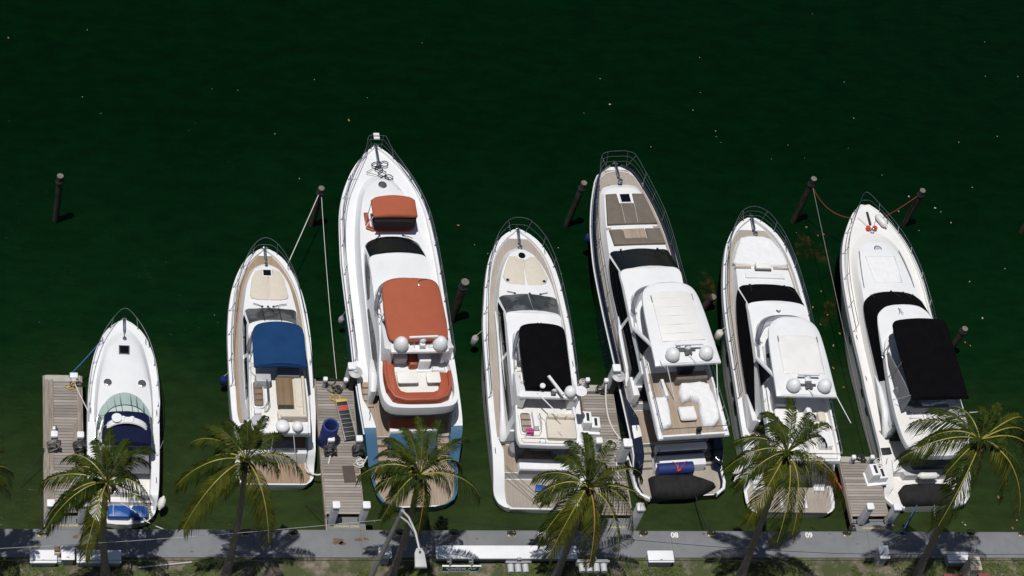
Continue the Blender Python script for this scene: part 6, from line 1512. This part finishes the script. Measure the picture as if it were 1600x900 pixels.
# beige pillar and red brick wall at lower right
def Wy(px, py, y):
    d = (px - 800) * RX - (py - 450) * UX + 3924.2 * FX
    return CAM + d * ((y - CAM.y) / d.y)
p = W(1524, 880, 2.6)
o = thing('gate_pillar', 'beige stucco pillar on the red brick wall at the lower right', 'pillar', (p.x, p.y, QZ - .05))
MB().m(M['stone']).slab(rect(-.24, .24, -.3, .3, .03), 0, 1.28, .01).build('shaft', None, o)
MB().m(M['stone']).slab(rect(-.27, .27, -.34, .34, .03), 1.28, 1.36, .02).build('cap', None, o)
o = thing('brick_wall', 'low red-brown brick wall beneath the beige pillar', 'brick wall', (p.x, p.y - .15, QZ - .05))
MB().m(M['brick']).slab([(-1.2, -.35), (-.3, -.35), (-.3, .1), (-1.2, .1)], 0, .5, .02).build('wing', None, o)
MB().m(M['brick']).slab([(.3, -.35), (1.0, -.35), (1.0, .12), (.3, .12)], 0, .5, .02).build('wing', None, o)

# ---------------------------------------------------------------- street lamp, signals and street sign
pt = Wy(629, 797, -3.0); pb = Wy(566, 930, -3.0)
o = thing('street_lamp', 'grey leaning street lamp with a double arm and flat lamp head', 'street lamp', (pb.x, -3.0, QZ - .05))
rel = lambda v: tuple(Vector(v) - Vector((pb.x, -3.0, QZ - .05)))
d_ = (pt - pb).normalized(); base = pb + d_ * ((QZ - .05 - pb.z) / d_.z)
MB().m(M['galv']).tube([rel(base), rel(base.lerp(pt, .5)), rel(pt)], [.125, .11, .085], 14).build('pole', None, o)
hd = pt + Vector((.42, -1.55, .15)); he = hd + Vector((.06, -.35, -.02))
MB().m(M['lamp']).tube([rel(pt + Vector((0, 0, -.05))), rel(pt.lerp(hd, .35) + Vector((0, 0, .3))), rel(pt.lerp(hd, .8) + Vector((0, 0, .3))), rel(he + Vector((0, 0, .05)))], .045, 8).build('arm', None, o)
MB().m(M['lamp']).tube([rel(pt + Vector((-.02, 0, -.5))), rel(pt.lerp(hd, .4) + Vector((0, 0, .02))), rel(pt.lerp(hd, .8) + Vector((0, 0, .25)))], .04, 8).build('brace', None, o)
lh = MB().m(M['lamp']).slab([(-.11, .1), (.11, .1), (.2, -.1), (.24, -.75), (-.24, -.75), (-.2, -.1)], -.08, .05, .04)
for i in range(len(lh.v)): lh.v[i] = tuple(Vector(lh.v[i]) + Vector(rel(he)))
q = lh.build('lamp_head', None, o)
MB().m(M['greydk']).lathe([(.05, .05), (.05, .12), (0, .13)], rel(he + Vector((0, -.12, 0))), 12).build('photocell', None, q)
MB().m(M['greylt']).box(rel(he + Vector((0, -.36, .055))), (.38, .015, .012), 0, .003).build('seam', None, q)
SY = -4.4
st = Wy(722, 883, SY)
o = thing('street_sign', 'green overhead street sign reading Collins Av in white letters', 'street sign', (st.x, SY, st.z - .55))
MB().m(M['signgreen']).box((0, 0, .25), (1.56, .04, .46), 0, .01).build('panel', None, o)
fr = MB().m(M['signwhite'])
fr.box((0, -.004, .485), (1.62, .07, .035), 0, .005).box((0, -.023, .028), (1.56, .008, .014), 0, .002).box((-.772, -.023, .25), (.014, .008, .44), 0, .002).box((.772, -.023, .25), (.014, .008, .44), 0, .002)
fr.build('border', None, o)
text_mesh('Collins Av', .30, M['signwhite'], 'lettering', o, (0, -.028, .32), (math.pi / 2, 0, 0), .98, .002, .010)
text_mesh('John R Leari Hwy', .125, M['signwhite'], 'lettering', o, (-.04, -.028, .115), (math.pi / 2, 0, 0), 1.05, .002, .001)
for x in (-.5, .4):
    MB().m(M['galv']).tube([(x, 0, .5), (x, .02, .75), (x - .02, .10, .86)], [.04, .04, .03], 7).build('bracket', None, o)
    MB().m(M['galv']).box((x - .08, .08, .72), (.12, .1, .1), 0, .02).build('clamp', None, o)
def signal(px, py, n, label):
    s = Wy(px, py, SY)
    o = thing('traffic_light', label, 'traffic light', (s.x, SY, s.z - .5), 0, 'traffic lights on the span wire')
    MB().m(M['galv']).box((0, .06, .22), (.31 * n + .06, .16, .34), 0, .03).build('housing', None, o)
    MB().m(M['galv']).box((0, .02, .42), (.31 * n + .14, .10, .03), 0, .008).build('hanger_bar', None, o)
    for k in range(n):
        x = (k - (n - 1) / 2) * .31
        MB().m(M['lamp']).tube([(x, -.02, .22), (x, -.36, .20)], [.135, .125], 16).build('visor', None, o)
    MB().m(M['galv']).tube([(0, .06, .4), (0, .06, .62)], .03, 7).box((0, .06, .6), (.16, .1, .06), 0, .01).build('wire_clamp', None, o)
signal(811, 877, 3, 'three-lamp traffic light hanging right of the green street sign')
signal(928, 876, 4, 'shaded traffic light hanging beneath the middle palm')
zt = st.z + .28
def cable(pts, label, r=.012, mt=None):
    p0 = Vector(pts[0])
    tag(MB().m(mt or M['black']).tube([tuple(Vector(p) - p0) for p in pts], r, 5).build('overhead_cable', None, None, loc=p0), label, 'cable')
cable([(st.x - 40 + 80 * k / 20, SY + .07, zt - .02 + .0006 * (k - 10) ** 2) for k in range(21)], 'span wire carrying the street sign and traffic lights')
ctop = pt + Vector((0, 0, -.45))
L_ = [Wy(0 + 600 * k / 6, (857, 851.5, 845.5, 838.5, 830.5, 821.5, 812)[k], -3.0) for k in range(7)]
cable([L_[0] + (L_[0] - L_[1]) * 3] + L_ + [Wy(626, 808, -3.0)], 'pale overhead wire running left from the street lamp', .007, M['lamp'])
R_pts = [Wy(x, y, -3.0) for x, y in ((628, 806), (800, 825), (1000, 844.5), (1100, 853), (1200, 860), (1300, 864.5), (1400, 866.5), (1600, 866))]
cable(R_pts + [R_pts[-1] + (R_pts[-1] - R_pts[-2]) * 2], 'dark overhead wire sagging right from the street lamp', .011)

# ---------------------------------------------------------------- coconut palms
def palm(base_px, crown_px, tips, label, seed, bend=0.0, crown_y=None, rad=.15, orange=()):
    rg = random.Random(seed)
    by = -2.25
    foot = W(base_px[0], base_px[1], QZ - .05)
    cy = crown_y if crown_y is not None else by + .15
    top = Wy(crown_px[0], crown_px[1], cy)
    if foot.y > by + .3: foot.y = by
    o = thing('coconut_palm', label, 'palm tree', (foot.x, foot.y, QZ - .05), 0, 'coconut palms along the quay')
    rel = lambda v: Vector(v) - Vector((foot.x, foot.y, QZ - .05))
    pts = []; rs = []
    n = 46
    T = rel(top)
    for k in range(n + 1):
        u = k / n
        p = T * u
        p = p + Vector((bend * math.sin(math.pi * u), 0, 0))
        pts.append(tuple(p)); ring = .012 if k % 2 else 0
        rs.append(rad * (1.0 - .35 * u) + .10 * math.exp(-u * 14) + ring)
    MB().m(M['bark']).tube(pts, rs, 12).build('trunk', None, o)
    mb = MB().m(M['husk'])
    for k in range(10):
        a = rg.random() * 6.28; r0 = .12
        d = Vector((math.cos(a), math.sin(a), -.4 - rg.random()))
        mb.tube([tuple(T + Vector((r0 * math.cos(a), r0 * math.sin(a), .05))), tuple(T + d * .35), tuple(T + d * .5 + Vector((0, 0, -.25)))], [.05, .035, .01], 5)
    mb.build('dry_sheath', None, o)
    for k in range(5):
        a = rg.random() * 6.28
        MB().m(M['coconut']).lathe([(0, -.13), (.08, -.1), (.115, 0), (.08, .1), (0, .14)], tuple(T + Vector((.26 * math.cos(a), .26 * math.sin(a), -.22 - .1 * rg.random()))), 9).build('coconut', None, o)
    dead = []
    def frond(tip, lift, droop, old=False, rmat=None, dens=74):
        base = T + Vector((0, 0, .1)); tip = Vector(tip)
        hdir = Vector((tip.x - base.x, tip.y - base.y, 0)); hl = hdir.length
        c1 = base + hdir * .38 + Vector((0, 0, lift)); c2 = base + hdir * .80 + Vector((0, 0, (tip.z - base.z) * .42 + lift * .75))
        def B(u): return base * (1 - u) ** 3 + c1 * 3 * u * (1 - u) ** 2 + c2 * 3 * u * u * (1 - u) + tip * u ** 3
        mb = MB().m(rmat or (M['rachis'] if tip.z < base.z - .5 else M['rachisgreen']))
        N = 18
        mb.tube([tuple(B(k / N)) for k in range(N + 1)], [.027 * (1 - .8 * k / N) + .004 for k in range(N + 1)], 5)
        mb.m(M['husk'] if dead else (M['leafold'] if old else M['leafgreen']))
        side = hdir.normalized().cross(Vector((0, 0, 1))) if hl > .05 else Vector((1, 0, 0))
        twist = rg.uniform(-.25, .25)
        L = max(2.2, (tip - base).length)
        for s in (-1, 1):
            for k in range(dens):
                u = .16 + .84 * (k + rg.random() * .7) / dens
                p = B(u); tg = (B(min(1, u + .02)) - B(u - .02)).normalized()
                sd = (side - tg * side.dot(tg)).normalized(); up = sd.cross(tg).normalized()
                if up.z < 0: up = -up
                sd2 = sd * math.cos(twist * s) + up * math.sin(twist * s)
                ll = (.78 * math.sin(math.pi * (.10 + .80 * u)) ** .7 + .10) * rg.uniform(.82, 1.12) * L / 3.0
                fw = (.45 if droop > .6 else .85) + .55 * u
                d = (sd2 * s * (1 - .3 * u) + tg * fw + up * rg.uniform(-.1, .12)).normalized()
                dp = Vector((0, 0, -1)) * (droop * rg.uniform(.6, 1.4))
                a0 = p; a1 = p + d * ll * .45 + dp * ll * .22; a2 = p + d * ll * .70 + dp * ll * .74
                wdt = rg.uniform(.012, .021); wv = d.cross(up).normalized() * wdt
                if rg.random() < .5: wv = (wv + up * wdt * .8)
                mb.add([tuple(a0 - wv * .5), tuple(a0 + wv * .5), tuple(a1 + wv), tuple(a1 - wv), tuple(a2)], [[0, 1, 2, 3], [3, 2, 4]])
        f = mb.build('frond', None, o, smooth=False)
        if old: f['label'] = 'dead brown hanging frond' if dead else 'yellowing drooping frond'
    for i, tp in enumerate(tips):
        px, py = tp[:2]
        dx, dy = px - crown_px[0], py - crown_px[1]
        ang = -dy / (math.hypot(dx, dy) + 1e-6)                # 1 = up in the photo
        dz = tp[2] if len(tp) > 2 else (.35 if ang > .5 else (-1.9 if ang < -.6 else -.75 - .5 * max(0, -ang) * 1.5))
        wp = W(px, py, top.z + dz)
        old = ang < -.45
        frond(rel(wp), .5 + .45 * rg.random() + (.2 if ang > .3 else .1), (.5 + .2 * rg.random()) if ang > .3 else 1.15, old and rg.random() < .7, M['rachisor'] if i in orange else None)
    for k in range(seed % 3):
        a = -1.57 + rg.uniform(-1.2, 1.2)
        dead.append(1); frond(T + Vector((.75 * math.cos(a), .75 * math.sin(a), -1.9 - .4 * rg.random())), -.2, 1.2, True, M['husk'], 26); dead.pop()
    for k in range(4):
        a = 2 * math.pi * (k + rg.random() * .8) / 4; r = rg.uniform(.5, 1.1)
        frond(T + Vector((r * math.cos(a), r * math.sin(a), rg.uniform(1.0, 1.7))), .7, .5, dens=36)
    for k in range(4):
        a = 2 * math.pi * (k + rg.random()) / 4; r = rg.uniform(1.2, 2.1)
        frond(T + Vector((r * math.cos(a), r * math.sin(a), rg.uniform(-.9, .0))), .6, 1.0, dens=46)
    return o
palm((165, 897), (167, 756), [(148, 688), (172, 670), (202, 687), (238, 702), (232, 724), (98, 718), (102, 742), (64, 756), (72, 826), (76, 806), (132, 872), (236, 786), (120, 790)], 'leftmost whole palm, in front of the smallest boat\'s stern', 21, -.12)
palm((354, 894), (384, 722), [(352, 655), (384, 662), (416, 650), (442, 680), (298, 692), (322, 664), (276, 758), (286, 826), (420, 848), (474, 742), (340, 700)], 'palm with a fully visible grey trunk left of the gangway dock', 22, .12)
palm((612, 900), (655, 744), [(602, 686), (630, 668), (656, 652), (690, 656), (728, 686), (588, 714), (560, 746), (596, 812), (750, 776), (652, 838), (722, 732), (612, 770)], 'palm before the orange-canopied yacht, beside the street lamp', 23, .12, orange=(9,))
palm((868, 900), (918, 764), [(888, 688), (914, 676), (958, 690), (834, 748), (836, 778), (1002, 742), (1012, 788), (842, 846), (858, 868), (920, 886), (966, 862), (990, 826), (870, 712)], 'palm before the black-canopied middle yacht, half over the white-step dock', 24, .08, orange=(9,))
palm((1158, 900), (1228, 710), [(1194, 644), (1236, 622), (1296, 664), (1270, 646), (1146, 692), (1132, 734), (1148, 762), (1168, 816), (1214, 848), (1238, 836), (1312, 768), (1322, 790), (1290, 690), (1205, 660)], 'palm leaning right in front of the hardtop yacht, near berth 09', 25, .02)
palm((1432, 900), (1530, 690), [(1454, 640), (1424, 662), (1408, 716), (1440, 690), (1562, 630), (1536, 636), (1602, 684), (1612, 716), (1592, 806), (1568, 776), (1466, 822), (1476, 764), (1600, 660)], 'rightmost palm, leaning over the rightmost yacht\'s stern', 26, .0)
palm((-75, 900), (-62, 748), [(20, 738), (16, 772), (-20, 690), (-60, 680), (-120, 700), (-140, 750), (-110, 830), (-60, 850), (-10, 815), (0, 700)], 'palm beyond the left edge of the photo, only a frond tip showing', 27, 0)

# ---------------------------------------------------------------- floating leaves and weed
rg = random.Random(77)
protos = []
def leaf_mesh(seed, mt):
    r = random.Random(seed); mb = MB().m(mt); n = 9; out = []
    for i in range(n):
        a = 2 * math.pi * i / n; k = .8 + .4 * r.random(); out.append((.06 * k * math.cos(a), .038 * k * math.sin(a), .006 + .006 * r.random()))
    mb.add(out, [list(range(n))]); mb.add([(x, y, z - .005) for x, y, z in out], [list(range(n))[::-1]])
    mb.grid([out, [(x, y, z - .005) for x, y, z in out]], True)
    return mb
def leaf(px, py, pale, sc=1.0):
    p = W(px, py, .012); key = 1 if pale else 0
    if len(protos) < 2: return
    c = protos[key].copy(); COL.objects.link(c); c.location = p; c.rotation_euler = (0, 0, rg.random() * 6.28); c.scale = (sc,) * 3
    return c
for mt, lab in ((M['dryleaf'], 'small orange-brown leaf floating on the dark green water'), (M['paleleaf'], 'tiny pale speck of debris floating on the dark green water')):
    o = leaf_mesh(len(protos), mt).build('floating_leaf', None, None, smooth=False)
    tag(o, lab, 'floating leaf', 'leaves floating on the water'); protos.append(o)
protos[0].location = W(716, 352, .012); protos[1].location = W(953, 163, .012)
for px, py in ((545, 188), (13, 59), (1287, 366), (1260, 355), (1283, 455), (1312, 521), (1282, 507), (1330, 590), (1302, 575), (1508, 535), (1516, 540), (1302, 540), (1293, 492), (1318, 605), (1270, 480), (1278, 368), (1560, 777), (1582, 825)): leaf(px, py, False, rg.uniform(.7, 1.3))
for i in range(38):
    px = 1600 * rg.random() ** .62; py = rg.choice((rg.uniform(5, 300), rg.uniform(5, 420)))
    leaf(px, py, True, rg.uniform(.3, .6))
for px, py in ((1486, 348), (1470, 331), (1461, 325), (1420, 307), (1436, 360), (1404, 330), (1589, 813), (1508, 820), (1504, 816), (1535, 497), (570, 655), (1515, 440)): leaf(px, py, True, rg.uniform(.5, 1.1))
wd_ = bpy.data.materials.new('weed_mat_near_surface'); wd_.use_nodes = True
t = wd_.node_tree; b = t.nodes['Principled BSDF']; b.inputs['Roughness'].default_value = .9; b.inputs['Specular IOR Level'].default_value = .1
tc = _n(t, 'ShaderNodeTexCoord')
n1 = _n(t, 'ShaderNodeTexNoise', Scale=1.6, Detail=8.0, Roughness=.75); t.links.new(tc.outputs['Object'], n1.inputs['Vector'])
n2 = _n(t, 'ShaderNodeTexNoise', Scale=.35, Detail=2.0); t.links.new(tc.outputs['Object'], n2.inputs['Vector'])
ml = _n(t, 'ShaderNodeMath', operation='MULTIPLY'); t.links.new(n1.outputs['Fac'], ml.inputs[0]); t.links.new(n2.outputs['Fac'], ml.inputs[1])
mr = _n(t, 'ShaderNodeMapRange'); mr.inputs[1].default_value = .255; mr.inputs[2].default_value = .40; mr.inputs[4].default_value = .75; t.links.new(ml.outputs[0], mr.inputs[0])
t.links.new(mr.outputs[0], b.inputs['Alpha'])
cc = _n(t, 'ShaderNodeValToRGB'); t.links.new(n1.outputs['Fac'], cc.inputs[0])
cc.color_ramp.elements[0].position = .45; cc.color_ramp.elements[0].color = (.012, .014, .004, 1); cc.color_ramp.elements[1].position = .75; cc.color_ramp.elements[1].color = (.07, .045, .014, 1)
t.links.new(cc.outputs[0], b.inputs['Base Color'])
mb = MB().m(wd_)
for (px, py), rx, ry in (((1262, 400), .7, 1.6), ((1294, 440), .9, 2.4), ((1308, 530), .8, 2.2), ((1106, 455), .45, 1.4), ((1283, 350), .6, .9)):
    p = W(px, py, 0); out = []
    for i in range(24):
        a = 2 * math.pi * i / 24; k = .75 + .3 * rg.random(); out.append((p.x + rx * k * math.cos(a), p.y + ry * k * math.sin(a), .004 + .001 * len(mb.v) / 24))
    mb.add(out, [list(range(24))])
tag(mb.build('floating_weed', None, smooth=False), kind='stuff')
